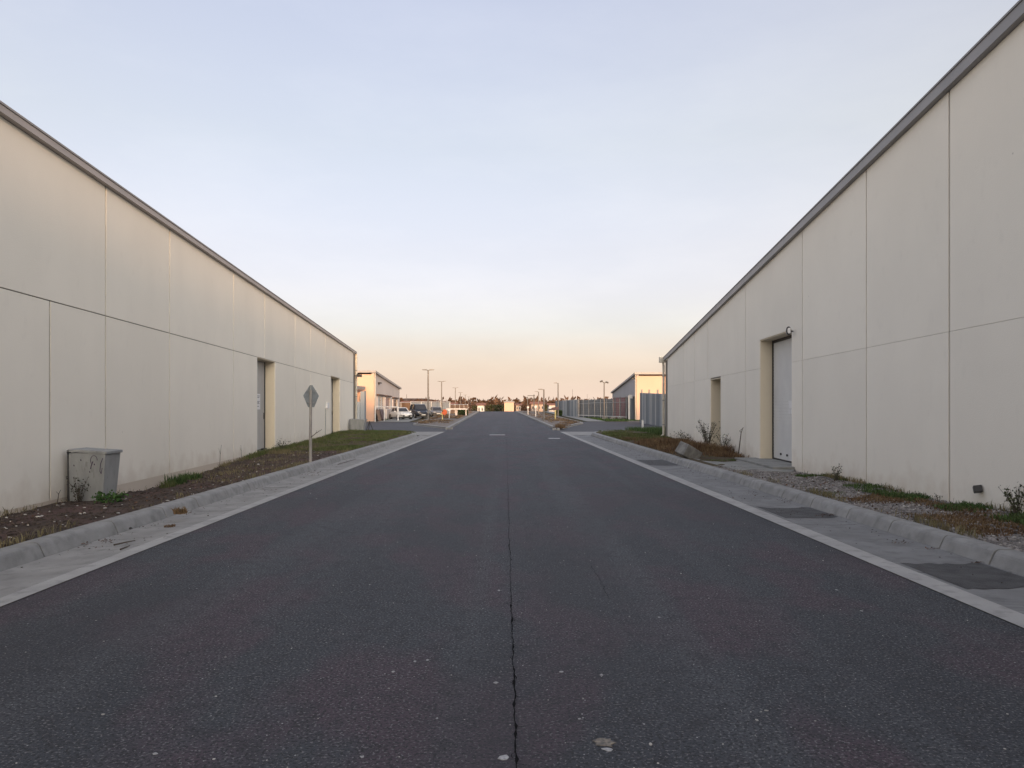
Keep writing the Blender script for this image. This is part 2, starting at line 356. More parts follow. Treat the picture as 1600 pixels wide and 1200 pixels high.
for Y in ys:
    for x in xs: vs.append((x, Y, zg(Y) - 0.06))
k = len(xs)
m.add(vs, [(i * k + j, i * k + j + 1, (i + 1) * k + j + 1, (i + 1) * k + j) for i in range(len(ys) - 1) for j in range(k - 1)])
tag(m.build('ground', M['field']), kind='structure')

EL, ER = -4.05, 3.77                          # asphalt edges from the centre line
def u(off): return lambda Y: xc(Y) + off
def road_l(Y): return xc(Y) + (EL if Y < 54 else EL - 0.1)
def road_r(Y): return xc(Y) + ER
strip('road', road_l, road_r, -25, 185, 0.0, M['asphalt'], 1.5, ncross=6)
strip('side_street', lambda Y: -70.0, lambda Y: road_l(Y) - 0.002, 50.4, 76.5, -0.004, M['asphalt_side'], 2)
strip('side_street', lambda Y: road_r(Y) + 0.002, lambda Y: 70.0, 50.4, 78.5, -0.004, M['asphalt_side'], 2)
dish = lambda t: -0.02 * math.sin(math.pi * min(1, t))
for sgn, e0, e1, e2 in ((-1, EL, -4.24, -4.96), (1, ER, 4.02, 4.97)):
    a, b = (e1, e0) if sgn < 0 else (e0, e1)
    tag(strip('edge_strip', u(a), u(b), -12, 50, 0.006, M['strip'], 2, kind=None), kind='structure')
    a, b = (e2 - 0.05, e1 - 0.018) if sgn < 0 else (e1 + 0.018, e2 + 0.05)
    gm = M['gutter'] if sgn < 0 else M['gutter_r']; gp_ = tag(empty('gutter', ((a + b) / 2 if isinstance(a, float) else 0, 0, 0)), kind='structure'); yy = -12.0
    while yy < 44:
        y1 = min(44.0, yy + random.choice((2.6, 3.0, 3.0, 3.4))); q = strip('gutter_slab', u(a), u(b), yy + .007, y1 - .007, random.uniform(-.002, .002), gm, .7, kind=None, ncross=4, prof=dish)
        q.location -= gp_.location; q.parent = gp_; yy = y1
    strip('gutter_bed', u(a + .02), u(b - .02), -12, 44, -.034, M['joint'], 2)
    strip('gutter_joint', u(min(e1, e1 - .03 * sgn) - .02), u(max(e1, e1 - .03 * sgn) + .02), -12, 44, -0.014, M['joint'], 2)

# dark asphalt patches let into the right gutter
for (ya, yb) in ((6.55, 7.65), (10.75, 11.95), (20.7, 23.0)):
    m = MB(); n = 10
    top = [(xc(ya) + 4.10 + (4.93 - 4.10) * i / n, ya + random.uniform(-.04, .04) + 0.10 * i / n) for i in range(n + 1)]
    bot = [(xc(yb) + 4.10 + (4.93 - 4.10) * i / n, yb + random.uniform(-.05, .05)) for i in range(n, -1, -1)]
    pl = top + bot
    def zz(x, y): return dish((x - xc(y) - 4.028) / 0.99) + 0.004
    ring = [(x, y, zz(x, y)) for x, y in pl]
    nv = len(ring)
    m.add(ring, [(i, i + 1, nv - 2 - i, nv - 1 - i) for i in range(n)])
    tag(m.build('asphalt_patch', M['asphalt_patch']), kind='structure')

# the crack along the middle of the road, branching finely near the camera
m = MB(); x = 0.035; Y = 2.2; pts = []
while Y < 60:
    st = 0.03 + Y * 0.004
    x += random.uniform(-1, 1) * 0.0075
    x += ((0.035 if Y < 5 else (0.03 - (Y - 5) * 0.0028)) + 0.0 - x) * 0.22
    pts.append((x if Y < 40 else x, Y)); Y += st
def ribbon(m, pts, w):
    vs = []
    for i, (a, b) in enumerate(pts):
        ww = w(i, b); vs += [(a - ww, b, 0.004), (a + ww, b, 0.004)]
    m.add(vs, [(2 * i, 2 * i + 1, 2 * i + 3, 2 * i + 2) for i in range(len(pts) - 1)])
ribbon(m, [(px + xc(Y) * 0.55, Y) for px, Y in pts], lambda i, Y: (0.0020 + 0.0036 * random.random() ** 2 + (0.005 if random.random() < .10 and Y < 9 else 0)) * (1 if Y < 6 else 0.62))
for i in range(0, len(pts), 3):
    if pts[i][1] > 8: break
    for q in range(random.randint(0, 2)):
        a, b = pts[i][0] + xc(pts[i][1]) * .55, pts[i][1]; ang = random.uniform(0, 6.28); br = []
        for kk in range(random.randint(3, 6)):
            br.append((a, b)); ang += random.uniform(-.9, .9); a += math.cos(ang) * .016; b += math.sin(ang) * .022
        if len(br) > 1:
            vs = []
            for kk, (p, q2) in enumerate(br):
                w = 0.0024 * (1 - kk / len(br)) + 0.0006; vs += [(p - w, q2 - w * .5, 0.0046 + q * .0004), (p + w, q2 + w * .5, 0.0046 + q * .0004)]
            m.add(vs, [(2 * j, 2 * j + 1, 2 * j + 3, 2 * j + 2) for j in range(len(br) - 1)])
tag(m.build('road_crack', M['crack']), kind='structure')
m = MB(); pp = []
for i in range(22):
    t = i / 21; p = at(925 + 28 * t, 885 + 52 * t, 1); Yp = EYE * F / (885 + 52 * t - HY); pp.append(((925 + 28 * t - CX) / F * Yp + random.uniform(-.012, .012), Yp))
ribbon(m, pp[::-1], lambda i, Y: 0.0008 + 0.0012 * random.random())
tag(m.build('road_crack', M['crack']), kind='structure')

def blob(name, px, py, rx, ry, mat, z=0.005, n=14, th=0.004):
    Y = EYE * F / (py - HY); X = (px - CX) / F * Y; a, b = rx / F * Y, ry / F * Y * Y / EYE
    ring = [(X + a * math.cos(6.283 * i / n) * random.uniform(.45, 1.15), Y + b * math.sin(6.283 * i / n) * random.uniform(.55, 1.1)) for i in range(n)]
    mm = MB().prism([(p, q, 0.001) for p, q in ring], [(p, q, th) for p, q in ring])
    return tag(mm.build(name, mat), kind='structure')
blob('dried_mud_spot', 945, 1161, 19, 8, M['mud'])
for (px, py, rx, ry) in ((787, 1184, 11, 5), (648, 1034, 6, 2), (668, 1032, 5, 2.4), (775, 1067, 8, 2.5), (877, 1050, 6, 2.6), (950, 1172, 12, 4), (566, 1183, 7, 3), (242, 1178, 8, 3),
                         (780, 923, 4, 1.4), (1307, 922, 4, 1.3), (1346, 955, 4, 1.3), (1030, 965, 4, 1.5), (905, 1124, 4, 2), (683, 1123, 4, 2), (614, 1050, 5, 2), (940, 1055, 5, 2.2), (1006, 1132, 3, 1.5)):
    blob('paint_fleck', px, py, rx * (.9 if px in (787, 950) else .62), ry * (.9 if px in (787, 950) else .62), M['paint_flake'], n=7)
for (px, py, rx, ry) in ((724, 869, 7, 1.6), (1498, 1107, 7, 2.6), (1436, 922, 5, 1.6), (744, 917, 4, 1.2), (971, 980, 5, 1.6), (708, 1084, 5, 1.8)):
    blob('tar_spot', px, py, rx, ry, M['asphalt_patch'], n=9, th=0.003)
for (px, py, w) in ((777, 679.5, 12), (866, 685, 9)):
    Y = EYE * F / (py - HY); X = (px - CX) / F * Y; a = w / F * Y
    tag(MB().box(X - a, X + a, Y - .35, Y + .35, 0.001, 0.004).build('road_marking', M['marking']), kind='structure')
# loose grit on the asphalt near the camera
n = 520; Yp = 3.0 + 16 * RNG.random(n) ** 1.6; up = RNG.uniform(EL, ER, n)
P = np.stack([up, Yp, np.full(n, 0.001)], 1)
tag(stones('grit', P, RNG.uniform(.002, .0065, n) * (1 + (RNG.random(n) < .06) * .9), M['pebble'], .6), kind='stuff')

# ------------------------------------------------------------------ kerbs
PROF = [(0, -.06), (0, .0), (.022, .05), (.046, .105), (.062, .130), (.084, .146), (.11, .152), (.265, .150), (.28, .138), (.28, -.06)]
def kerb_piece(p0, p1, n0, n1, name, parent, gap=0.012, h=1.0):
    p0 = Vector(p0); p1 = Vector(p1); d = (p1 - p0).normalized() * gap
    a = p0 + d; b = p1 - d; a.z = p0.z; b.z = p1.z
    return MB().prism([a + Vector((n0[0] * q, n0[1] * q, z * h)) for q, z in PROF], [b + Vector((n1[0] * q, n1[1] * q, z * h)) for q, z in PROF]).build(name, M['kerb'], parent)
def kerb_run(base_pts, side, parent, jig=0.0, joint_filled=False):
    """base_pts: (x, y) foot line; side: +1 the kerb's back lies to the right of travel"""
    nn = []; joint_fill = MB()
    for i in range(len(base_pts)):
        a = Vector(base_pts[max(0, i - 1)]); b = Vector(base_pts[min(len(base_pts) - 1, i + 1)]); d = (b - a).normalized()
        nn.append((d.y * side, -d.x * side))
    for i in range(len(base_pts) - 1):
        pr = [(q * .9 + .016, z - .016) for q, z in PROF]; (x0, y0), (x1, y1) = base_pts[i], base_pts[i + 1]
        joint_fill.prism([(x0 + nn[i][0] * q, y0 + nn[i][1] * q, zg(y0) + z) for q, z in pr], [(x1 + nn[i + 1][0] * q, y1 + nn[i + 1][1] * q, zg(y1) + z) for q, z in pr])
    if joint_filled: b_ = joint_fill.build('dark_joint_fill', M['joint'], parent); b_['kind'] = 'stuff'  # dark filler stands in for the shade inside the kerb joints
    for i in range(len(base_pts) - 1):
        j = random.uniform(-jig, jig); dz = random.uniform(-jig, jig) * .6
        (x0, y0), (x1, y1) = base_pts[i], base_pts[i + 1]
        kerb_piece((x0 + j, y0, zg(y0) + dz), (x1 + j, y1, zg(y1) + dz), nn[i], nn[i + 1], 'kerb_stone', parent)
kl = tag(empty('kerb', (-5, 10, 0)), kind='structure')
cuts = [-3.0, -.5, .9, 2.2, 3.55, 4.9, 6.4, 7.93, 9.44, 10.8, 11.95]
while cuts[-1] < 42.5: cuts.append(cuts[-1] + random.uniform(1.1, 1.45))
line = [(xc(Y) - 4.955 - 0.0025 * max(0, Y - 12), Y) for Y in cuts]
x0, y0 = line[-1]
line += [(x0 - 5.2 * (1 - math.cos(R(a))) - 0.05, y0 + 5.2 * math.sin(R(a))) for a in (14, 28, 42, 56, 70, 84)]
KL_END = line[-1]; line += [(KL_END[0] - 1.3 * i, KL_END[1] + 0.06 * i) for i in range(1, 5)]
kerb_run(line, -1, kl, 0.003, True); KLINE = line
kr = tag(empty('kerb', (5, 10, 0)), kind='structure')
cuts = [-3, -1.8, -.5, .8, 2.1, 3.4, 4.7, 6.1, 7.54, 8.4, 9.53, 10.7]
while cuts[-1] < 43: cuts.append(cuts[-1] + random.choice((.62, 1.15, 1.25, 1.3)))
line = [(xc(Y) + 4.965 + 0.009 * max(0, Y - 20), Y) for Y in cuts]
x0, y0 = line[-1]
line += [(x0 + 5.6 * (1 - math.cos(R(a))) + 0.03, y0 + 6.5 * math.sin(R(a))) for a in (14, 28, 42, 56, 70, 84)]
KR_END = line[-1]; line += [(KR_END[0] + 1.3 * i, KR_END[1] + 0.1 * i) for i in range(1, 4)]
kerb_run(line, 1, kr, 0.003, True); KRLINE = line
for sgn, line, e in ((-1, KLINE, -4.25), (1, KRLINE, 4.03)):
    # concrete fan where the gutter turns into the side street
    arc = [p for p in line if p[1] >= 41.5][:8]
    far = [(xc(50.3) + e * 1.0, 50.3), (xc(42) + e, 42.0)]
    pl = [(xc(43.9) + (-5.0 if sgn < 0 else 5.0), 43.9)] + arc[1:6] + [(arc[5][0], 50.3)] + [far[0]] + [(xc(43.9) + e, 43.9)]
    m = MB(); nn = len(pl); m.add([(x, y, 0.001) for x, y in pl], [tuple(range(nn))])
    tag(m.build('pavement_apron', M['gutter']), kind='structure')

# ------------------------------------------------------------------ verges
GL = [(-8, .1), (5, .1), (9.9, .12), (11.1, .16), (12.4, .08), (14, -.02), (15.2, -.05), (18.4, .0), (21, .06), (24, .10), (35, .08), (47, .2), (60, .16)]
GR = [(-8, .3), (8, .30), (9.2, .28), (11, .20), (13.8, .165), (18, .06), (22, .07), (28, .10), (40, .06), (60, .06)]
def kback(line, sgn, Y):
    pts = [p for p in line if p[1] <= 43.5]
    for (a, b), (c, d) in zip(pts, pts[1:]):
        if b <= Y <= d: return a + (c - a) * (Y - b) / (d - b) + sgn * 0.26
    return pts[-1][0] + sgn * 0.26
def fl(x, y, s=1.0): return mnoise.noise(Vector((x * s, y * s, 3.7)))
def zl(X, Y):
    k = kback(KLINE, -1, Y); w = XL(Y); t = min(1.3, max(0, (k - X) / (k - w)))
    g = interp(GL, Y); b = 0.06 * math.exp(-((Y - 9.6) / 1.3) ** 2) * math.sin(math.pi * min(1, t))
    e = min(1, t * 5) * .6 + .4 * min(1, t * 5)
    return 0.135 * (1 - t) + g * t + b + (0.030 * fl(X, Y, 1.7) + 0.016 * fl(X, Y, 5)) * min(1, t * 6) * (1.2 if Y < 20 else .8)
def zr(X, Y):
    k = kback(KRLINE, 1, Y); w = XR(Y); t = min(1.3, max(0, (X - k) / (w - k)))
    g = interp(GR, Y)
    b = 0.14 * math.exp(-((Y - 27) / 5) ** 2) * math.sin(math.pi * min(1, t))
    return 0.135 * (1 - t) + g * t + b + (0.022 * fl(X, Y, 1.3) + 0.010 * fl(X, Y, 5)) * min(1, t * 6)
def verge(name, line, sgn, zf, wall, y0, y1, y2, mat, cut=0.0):
    m = MB(); vs = []; n = int((y1 - y0) / .22); kx = 14
    for i in range(n + 1):
        Y = y0 + (y1 - y0) * i / n; a = kback(line, sgn, Y); b = wall(Y) + sgn * cut
        for j in range(kx + 1):
            X = a + (b - a) * j / kx; vs.append((X, Y, zf(X, Y)))
    m.add(vs, [(i * (kx + 1) + j, i * (kx + 1) + j + 1, (i + 1) * (kx + 1) + j + 1, (i + 1) * (kx + 1) + j) for i in range(n) for j in range(kx)])
    return tag(m.build(name, mat, smooth=True), kind='structure')
verge('soil_verge', KLINE, -1, zl, XL, -8, 27, 0, M['soil'], .3)
verge('grass_verge', KLINE, -1, zl, XL, 27, 43.4, 0, M['verge_turf'], .3)
verge('gravel_verge', KRLINE, 1, zr, XR, -8, 18.2, 0, M['gravel_bed'], .3)
verge('grass_verge', KRLINE, 1, zr, XR, 18.2, 43.4, 0, M['verge_turf'], .3)
def corner_in(line, sgn, X, Y):              # inside the kerb's curve at the street corner
    pts = [p for p in line if p[1] >= 42.5]
    yk = None
    for (a, b), (c, d) in zip(pts, pts[1:]):
        lo, hi = min(a, c), max(a, c)
        if lo <= X <= hi and hi - lo > 1e-4: yk = b + (d - b) * (X - a) / (c - a)
    if yk is None: return False
    return Y < yk - 0.24
def corner(name, line, sgn, mat, h):
    pts = [p for p in line if p[1] >= 42.5]; inner = []
    for i in range(len(pts)):
        a = Vector(pts[max(0, i - 1)]); b = Vector(pts[min(len(pts) - 1, i + 1)]); d = (b - a).normalized(); s = -1 if sgn < 0 else 1
        inner.append((pts[i][0] + d.y * s * .26, pts[i][1] - d.x * s * .26))
    c = (inner[-1][0], 43.2)
    m = MB(); vs = [(c[0], c[1], h)] + [(x, y, 0.138 + zg(y)) for x, y in inner]
    mid = [((x + c[0]) / 2, (y + c[1]) / 2, (0.138 + h) / 2 + .05) for x, y in inner]
    k = len(inner); vs += mid
    m.add(vs, [(0, 1 + k + i, 2 + k + i) for i in range(k - 1)] + [(1 + k + i, 1 + i, 2 + i, 2 + k + i) for i in range(k - 1)])
    tag(m.build(name, mat, smooth=True), kind='structure')
corner('grass_verge', KLINE, -1, M['verge_turf'], .2); corner('grass_verge', KRLINE, 1, M['verge_turf'], .12)

def scatter(n, line, sgn, wall, zf, ya, yb, ta=0.02, tb=0.99, dens=None, pw=1.0):
    out = []
    tries = 0
    while len(out) < n and tries < n * 12:
        tries += 1
        Y = ya + (yb - ya) * random.random() ** pw; t = random.uniform(ta, tb); a = kback(line, sgn, Y); X = a + (wall(Y) - a) * t
        if dens and random.random() > dens(X, Y, t): continue
        out.append((X, Y, zf(X, Y)))
    return np.array(out)
# left: soil clods, pebbles, thin grass, then turf
P = scatter(5200, KLINE, -1, XL, zl, 7.2, 27, pw=1.5)
tag(stones('soil_clods', P, RNG.uniform(.006, .026, len(P)) * (1 + 1.3 * (RNG.random(len(P)) < .05)), M['clod'], .8), kind='stuff')
P = scatter(170, KLINE, -1, XL, zl, 7.5, 26, pw=1.7)
tag(stones('pale_stones', P + [0, 0, .008], RNG.uniform(.008, .022, len(P)) * (1 + 1.0 * (RNG.random(len(P)) < .12)), M['pebble'], .7), kind='stuff')
def dl(X, Y, t):
    g = 0.06 if Y < 17 else (0.25 if Y < 25 else 1.0)
    return g * max(0.03, min(1, .35 + 1.9 * fl(X, Y, .75) + .7 * fl(X, Y, 2.3))) * (1 if Y > 25 else (1.4 if t > .55 else .3))
P = scatter(15000, KLINE, -1, XL, zl, 25.5, 44, dens=dl)
tag(blades('grass', P, RNG.uniform(.03, .11, len(P)), M['grass'], .8, .008), kind='stuff')
P = scatter(2200, KLINE, -1, XL, zl, 15, 30, dens=lambda X, Y, t: (.2 + max(0, fl(X + 9, Y, 1.1))) * (t > .25))
tag(blades('straw_grass', P, RNG.uniform(.03, .10, len(P)), M['straw'], .9, .005), kind='stuff')
P = scatter(5000, KLINE, -1, XL, zl, 22, 44, ta=.9, tb=1.0)
tag(blades('grass', P, RNG.uniform(.05, .2, len(P)), M['grass'], .7, .007), kind='stuff')
def corner_scatter(n, line, sgn, xa, xb, ya, yb, h):
    out = []
    while len(out) < n:
        X = random.uniform(xa, xb); Y = random.uniform(ya, yb)
        if (sgn < 0 and X < XL(Y) + .05 and Y < 51.9) or (sgn > 0 and X > XR(Y) - .05 and Y < 40.3): continue
        if corner_in(line, sgn, X, Y) and random.random() < max(.05, min(1, .45 + 1.8 * fl(X, Y, .6) + .6 * fl(X, Y, 2))): out.append((X, Y, h))
    return np.array(out)
P = corner_scatter(6500, KLINE, -1, -11.5, -5.6, 43.2, 50.5, .15)
tag(blades('grass', P, RNG.uniform(.05, .14, len(P)), M['grass'], .8, .009), kind='stuff')
# right: gravel, slab, dead grass, green grass
def slab_clear(X, Y, t): return 0.0 if (17.3 < Y < 21.9) else 1.0
P = scatter(15000, KRLINE, 1, XR, zr, 7.0, 17.9, pw=1.25, dens=lambda X, Y, t: (1.0 if t < .5 else .55) * (1 - .75 * max(0, min(1, (fl(X, Y, .8) + .05) * 3)) * (Y < 12.5)))
P = np.concatenate([P, scatter(350, KRLINE, 1, XR, zr, 17.3, 18.6, tb=.4)])
tag(stones('gravel', P + [0, 0, .004], RNG.uniform(.010, .031, len(P)), M['gravel'], .85), kind='stuff')
P = scatter(110, KRLINE, 1, XR, zr, 7.2, 17, pw=1.4)
tag(stones('pale_stones', P + [0, 0, .015], RNG.uniform(.012, .026, len(P)), M['pebble'], .8), kind='stuff')
P = scatter(7000, KRLINE, 1, XR, zr, 7.3, 13, ta=.12, tb=.85, dens=lambda X, Y, t: max(0, min(1, (fl(X, Y, .8) + .05) * 3)))
tag(blades('dry_grass', P, RNG.uniform(.02, .07, len(P)), M['dry'], 1.0, .005), kind='stuff')
P = scatter(3800, KRLINE, 1, XR, zr, 7.3, 16, ta=.62, tb=.99, dens=lambda X, Y, t: max(0, min(1, .25 + fl(X + 4, Y, 1.1) * 2.2)))
tag(blades('grass', P, RNG.uniform(.03, .10, len(P)), M['grass_dark'], .9, .007), kind='stuff')
P = scatter(9000, KRLINE, 1, XR, zr, 21.9, 35, ta=.02, dens=lambda X, Y, t: min(1, .45 + fl(X, Y, .7)) * (1 if Y > 23.2 or t > .5 else .25))
tag(blades('dry_grass', P, RNG.uniform(.05, .20, len(P)), M['dry'], .9, .007), kind='stuff')
P = scatter(9000, KRLINE, 1, XR, zr, 32, 43.6, dens=lambda X, Y, t: min(1, (Y - 31) / 6) * max(.04, min(1, .5 + 1.8 * fl(X, Y, .8) + .6 * fl(X, Y, 2.4))))
tag(blades('grass', P, RNG.uniform(.05, .16, len(P)), M['grass'], .8, .009), kind='stuff')
P = corner_scatter(4500, KRLINE, 1, 5.4, 13.0, 43.2, 50.5, .12)
tag(blades('grass', P, RNG.uniform(.06, .16, len(P)), M['grass'], .8, .010), kind='stuff')
P = np.array([(random.uniform(7.2, 12.5), random.uniform(41, 50), .08) for _ in range(5000)]); P = P[(P[:, 0] > 7.6 + (50 - P[:, 1]) * .05)]
tag(blades('tall_grass', P, RNG.uniform(.2, .42, len(P)), M['grass_dark'], .5, .012), kind='stuff')

LV = np.concatenate([scatter(900, KLINE, -1, XL, zl, 7.5, 40, ta=.0, tb=.98), scatter(700, KRLINE, 1, XR, zr, 7.2, 17, ta=.0, tb=.98), scatter(500, KRLINE, 1, XR, zr, 22, 42)])
V, Fc = leaves(LV + [0, 0, .012], RNG.uniform(.018, .055, len(LV))); tag(raw_mesh('dead_leaves', V, Fc, M['litter']), kind='stuff')
for ln_, sg_, wf_, zf_, yr_ in ((KLINE, -1, XL, zl, (7.5, 26)), (KRLINE, 1, XR, zr, (7.2, 17.2))):
    P = np.concatenate([scatter(1100, ln_, sg_, wf_, zf_, *yr_, ta=.93, tb=1.0, dens=lambda X, Y, t: max(.03, min(1, .2 + 2 * fl(X + 3, Y, .9)))), scatter(700, ln_, sg_, wf_, zf_, *yr_, ta=.0, tb=.09, dens=lambda X, Y, t: max(.02, min(1, .1 + 2 * fl(X, Y + 7, .8))))])
    tag(blades('straw_grass', P, RNG.uniform(.03, .15, len(P)), M['straw'], .8, .004), kind='stuff')

# concrete hard standing in front of the roller door
sl = tag(empty('door_apron', (6.0, 19.5, 0)), kind='structure')
m = MB(); pl = [(5.32, 17.45), (5.27, 21.9), (6.3, 22.3), (7.12, 22.2), (XR(18.0) + .02, 18.0), (6.55, 17.3)]
m.prism([(x, y, -.1) for x, y in pl], [(x, y, .142 if x < 5.6 else .105) for x, y in pl]).build('slab', M['slab'], sl)
pl = [(6.38, 17.95), (6.50, 21.5), (XR(21.5) + .36, 21.08), (XR(18.27) + .36, 18.27), (XR(17.95) - .002, 17.95)]
pl = [(6.38, 18.0), (6.50, 21.5), (XR(21.5) - .002, 21.5), (XR(18.0) - .002, 18.0)]
m = MB(); m.prism([(x, y, -.1) for x, y in pl], [(x, y, .165) for x, y in pl]); m.build('step', M['slab'], sl, bevel=.012)

# ------------------------------------------------------------------ warehouses
def wallpt(side, Y, d, z):                   # d = metres into the building behind the street face
    if side < 0: n = Vector((-1, -0.0965, 0)).normalized(); b = Vector((XL(Y), Y, z))
    else: n = Vector((1, -0.06, 0)).normalized(); b = Vector((XR(Y), Y, z))
    return b + n * d
def wall_poly(side, pts, d0, d1, name, mat, parent):
    return MB().prism([wallpt(side, y, d0, z) for y, z in pts], [wallpt(side, y, d1, z) for y, z in pts]).build(name, mat, parent)
PT = 0.05                                     # panel thickness
def warehouse(side, label, y_near, y_far, ridge, roof, J, vu, vl, openings, bottom, pm, gap, fm, fh=.10, gh=.010):
    w = thing('warehouse', (XL(20) if side < 0 else XR(20), 20, 0), label, 'warehouse')
    g = gap
    def clipped(yc, z):                       # roof underside
        return roof(yc)
    # core behind the panels, split round the openings
    ops = sorted(openings, key=lambda q: q[0]); y = y_near; core = MB(); C = -0.001
    def core_piece(a, b, z0, z1f):
        pts = [(a, z0), (b, z0), (b, z1f(b)), (a, z1f(a))]
        core.prism([wallpt(side, q, PT - .028, z) for q, z in pts], [wallpt(side, q, .30, z) for q, z in pts])
    for (a, b, top, dep) in ops:
        core_piece(y, a, -.4, roof); core_piece(a, b, top, roof); y = b
    core_piece(y, y_far, -.4, roof); core.build('wall_core', M['sealant'], w)
    # body of the building behind: end walls, back wall
    ys = [y_near, ridge, y_far]; dep = 22.0; b = MB()
    for (ya, yb) in ((y_near, ridge), (ridge, y_far)):
        if yb - ya < .1: continue
        pts = [(ya, roof(ya)), (yb, roof(yb))]
        b.prism([wallpt(side, ya, .0, roof(ya) + fh + .004), wallpt(side, yb, .0, roof(yb) + fh + .004), wallpt(side, yb, .0, roof(yb) + fh + .03), wallpt(side, ya, .0, roof(ya) + fh + .03)],
                [wallpt(side, ya, dep, roof(ya) + fh + .004), wallpt(side, yb, dep, roof(yb) + fh + .004), wallpt(side, yb, dep, roof(yb) + fh + .03), wallpt(side, ya, dep, roof(ya) + fh + .03)])
    b.build('roof', M['roof'], w)
    for nm, ya, yb in (('end_wall', y_far - .2, y_far), ('end_wall', y_near, y_near + .2)):
        pts = [(ya, -.4), (yb, -.4), (yb, roof(yb) + fh), (ya, roof(ya) + fh)]
        wall_poly(side, pts, .301, dep, nm, pm, w)
    pts = [(y_near, -.4), (ridge, -.4), (y_far, -.4), (y_far, roof(y_far) + fh), (ridge, roof(ridge) + fh), (y_near, roof(y_near) + fh)]
    wall_poly(side, pts, dep - .2, dep - .001, 'back_wall', pm, w)
    # fascia gutter
    for (ya, yb) in ((y_near, ridge), (ridge, y_far + .06)):
        if yb - ya < .1: continue
        pts = [(ya, roof(ya)), (yb, roof(yb)), (yb, roof(yb) + fh), (ya, roof(ya) + fh)]
        wall_poly(side, pts, -.095, -.001, 'fascia', fm, w)
        pts = [(ya, roof(ya) + fh + .002), (yb, roof(yb) + fh + .002), (yb, roof(yb) + fh + .032), (ya, roof(ya) + fh + .032)]
        wall_poly(side, pts, -.11, -.001, 'roof_trim', M['roof'], w)
    # upper panels
    for a, b in zip(vu, vu[1:]):
        lo = J(a), J(b)
        pts = [(a + g, J(a) + gh), (b - g, J(b) + gh), (b - g, roof(b - g) - .004), (a + g, roof(a + g) - .004)]
        for (oa, ob, top, dpt) in ops:
            if top > J(oa) + .06 and oa > a and ob < b:
                pts = [(a + g, J(a) + gh), (oa, J(oa) + gh), (oa, top), (ob, top), (ob, J(ob) + gh)] + pts[1:]
            elif top > J(oa) + .06 and not (ob <= a or oa >= b):
                if oa < a < ob: pts = [(a + g, top)] + ([(ob, top), (ob, J(ob) + gh)] if ob < b else []) + pts[1:]
                else: pts = [(a + g, J(a) + gh), (oa, J(oa) + gh), (oa, top), (b - g, top)] + pts[2:]
        wall_poly(side, pts, 0, PT - .03, 'wall_panel', pm, w)
    # lower panels between joints and openings
    edges = sorted(set(vl) | {q for o in ops for q in o[:2]})
    for a, b in zip(edges, edges[1:]):
        if any(o[0] <= a + 1e-6 and b - 1e-6 <= o[1] for o in ops): continue
        ga = 0 if any(abs(a - o[1]) < 1e-6 for o in ops) else g; gb = 0 if any(abs(b - o[0]) < 1e-6 for o in ops) else g
        pts = [(a + ga, bottom(a)), (b - gb, bottom(b)), (b - gb, J(b) - gh), (a + ga, J(a) - gh)]
        wall_poly(side, pts, 0, PT - .03, 'wall_panel', pm, w)
    # reveals of the openings
    for (a, b, top, dpt) in ops:
        t = .03
        for yy in (a, b):
            r = MB(); s = 1 if yy == a else -1
            p = [(yy, -.3), (yy, top), (yy + s * t, top), (yy + s * t, -.3)]
            r.prism([wallpt(side, q, PT - .029, z) for q, z in p], [wallpt(side, q, dpt + .06, z) for q, z in p])
            r.build('reveal', M['reveal'], w)
        p = [(a + t, top - t), (b - t, top - t), (b - t, top), (a + t, top)]
        wall_poly(side, p, PT - .0285, dpt + .06, 'lintel', M['reveal'], w)
    return w
# left
LU = [-6.0, -1, 4.5, yl(165), yl(265), yl(365), yl(413.5), yl(461), yl(485), yl(508.5), yl(552)]
LU.insert(3, 8.6) if False else None
LL = [-6.0, -2, 2.2, 6.7, yl(78), yl(165), yl(265), yl(365), yl(461), yl(485), yl(552)]
LJ = lambda Y: 3.235 + 0.0022 * (Y - 10)
LROOF = lambda Y: 5.55 - 0.004 * (Y - 10)
L_OP = [(yl(402), yl(430), 3.275, .37), (yl(517), yl(531), 3.37, .43)]
wl = warehouse(-1, 'long cream panelled warehouse with a level roofline on the left side of the road', -6.0, yl(552) + 1.2, -6.0, LROOF, LJ, LU, LL, L_OP,
               lambda Y: 0.20 - 0.004 * (Y - 10), M['panel_l'], .024, M['fascia'], .10, .009)
wall_poly(-1, [(-6, -.4), (yl(402), -.4), (yl(402), .19), (-6, .262)], .004, PT - .029, 'plinth', M['plinth'], wl)
wall_poly(-1, [(yl(430), -.4), (yl(517), -.4), (yl(517), .075), (yl(430), .13)], .004, PT - .029, 'plinth', M['plinth'], wl)
wall_poly(-1, [(yl(531), -.4), (yl(552), -.4), (yl(552), .03), (yl(531), .06)], .004, PT - .029, 'plinth', M['plinth'], wl)
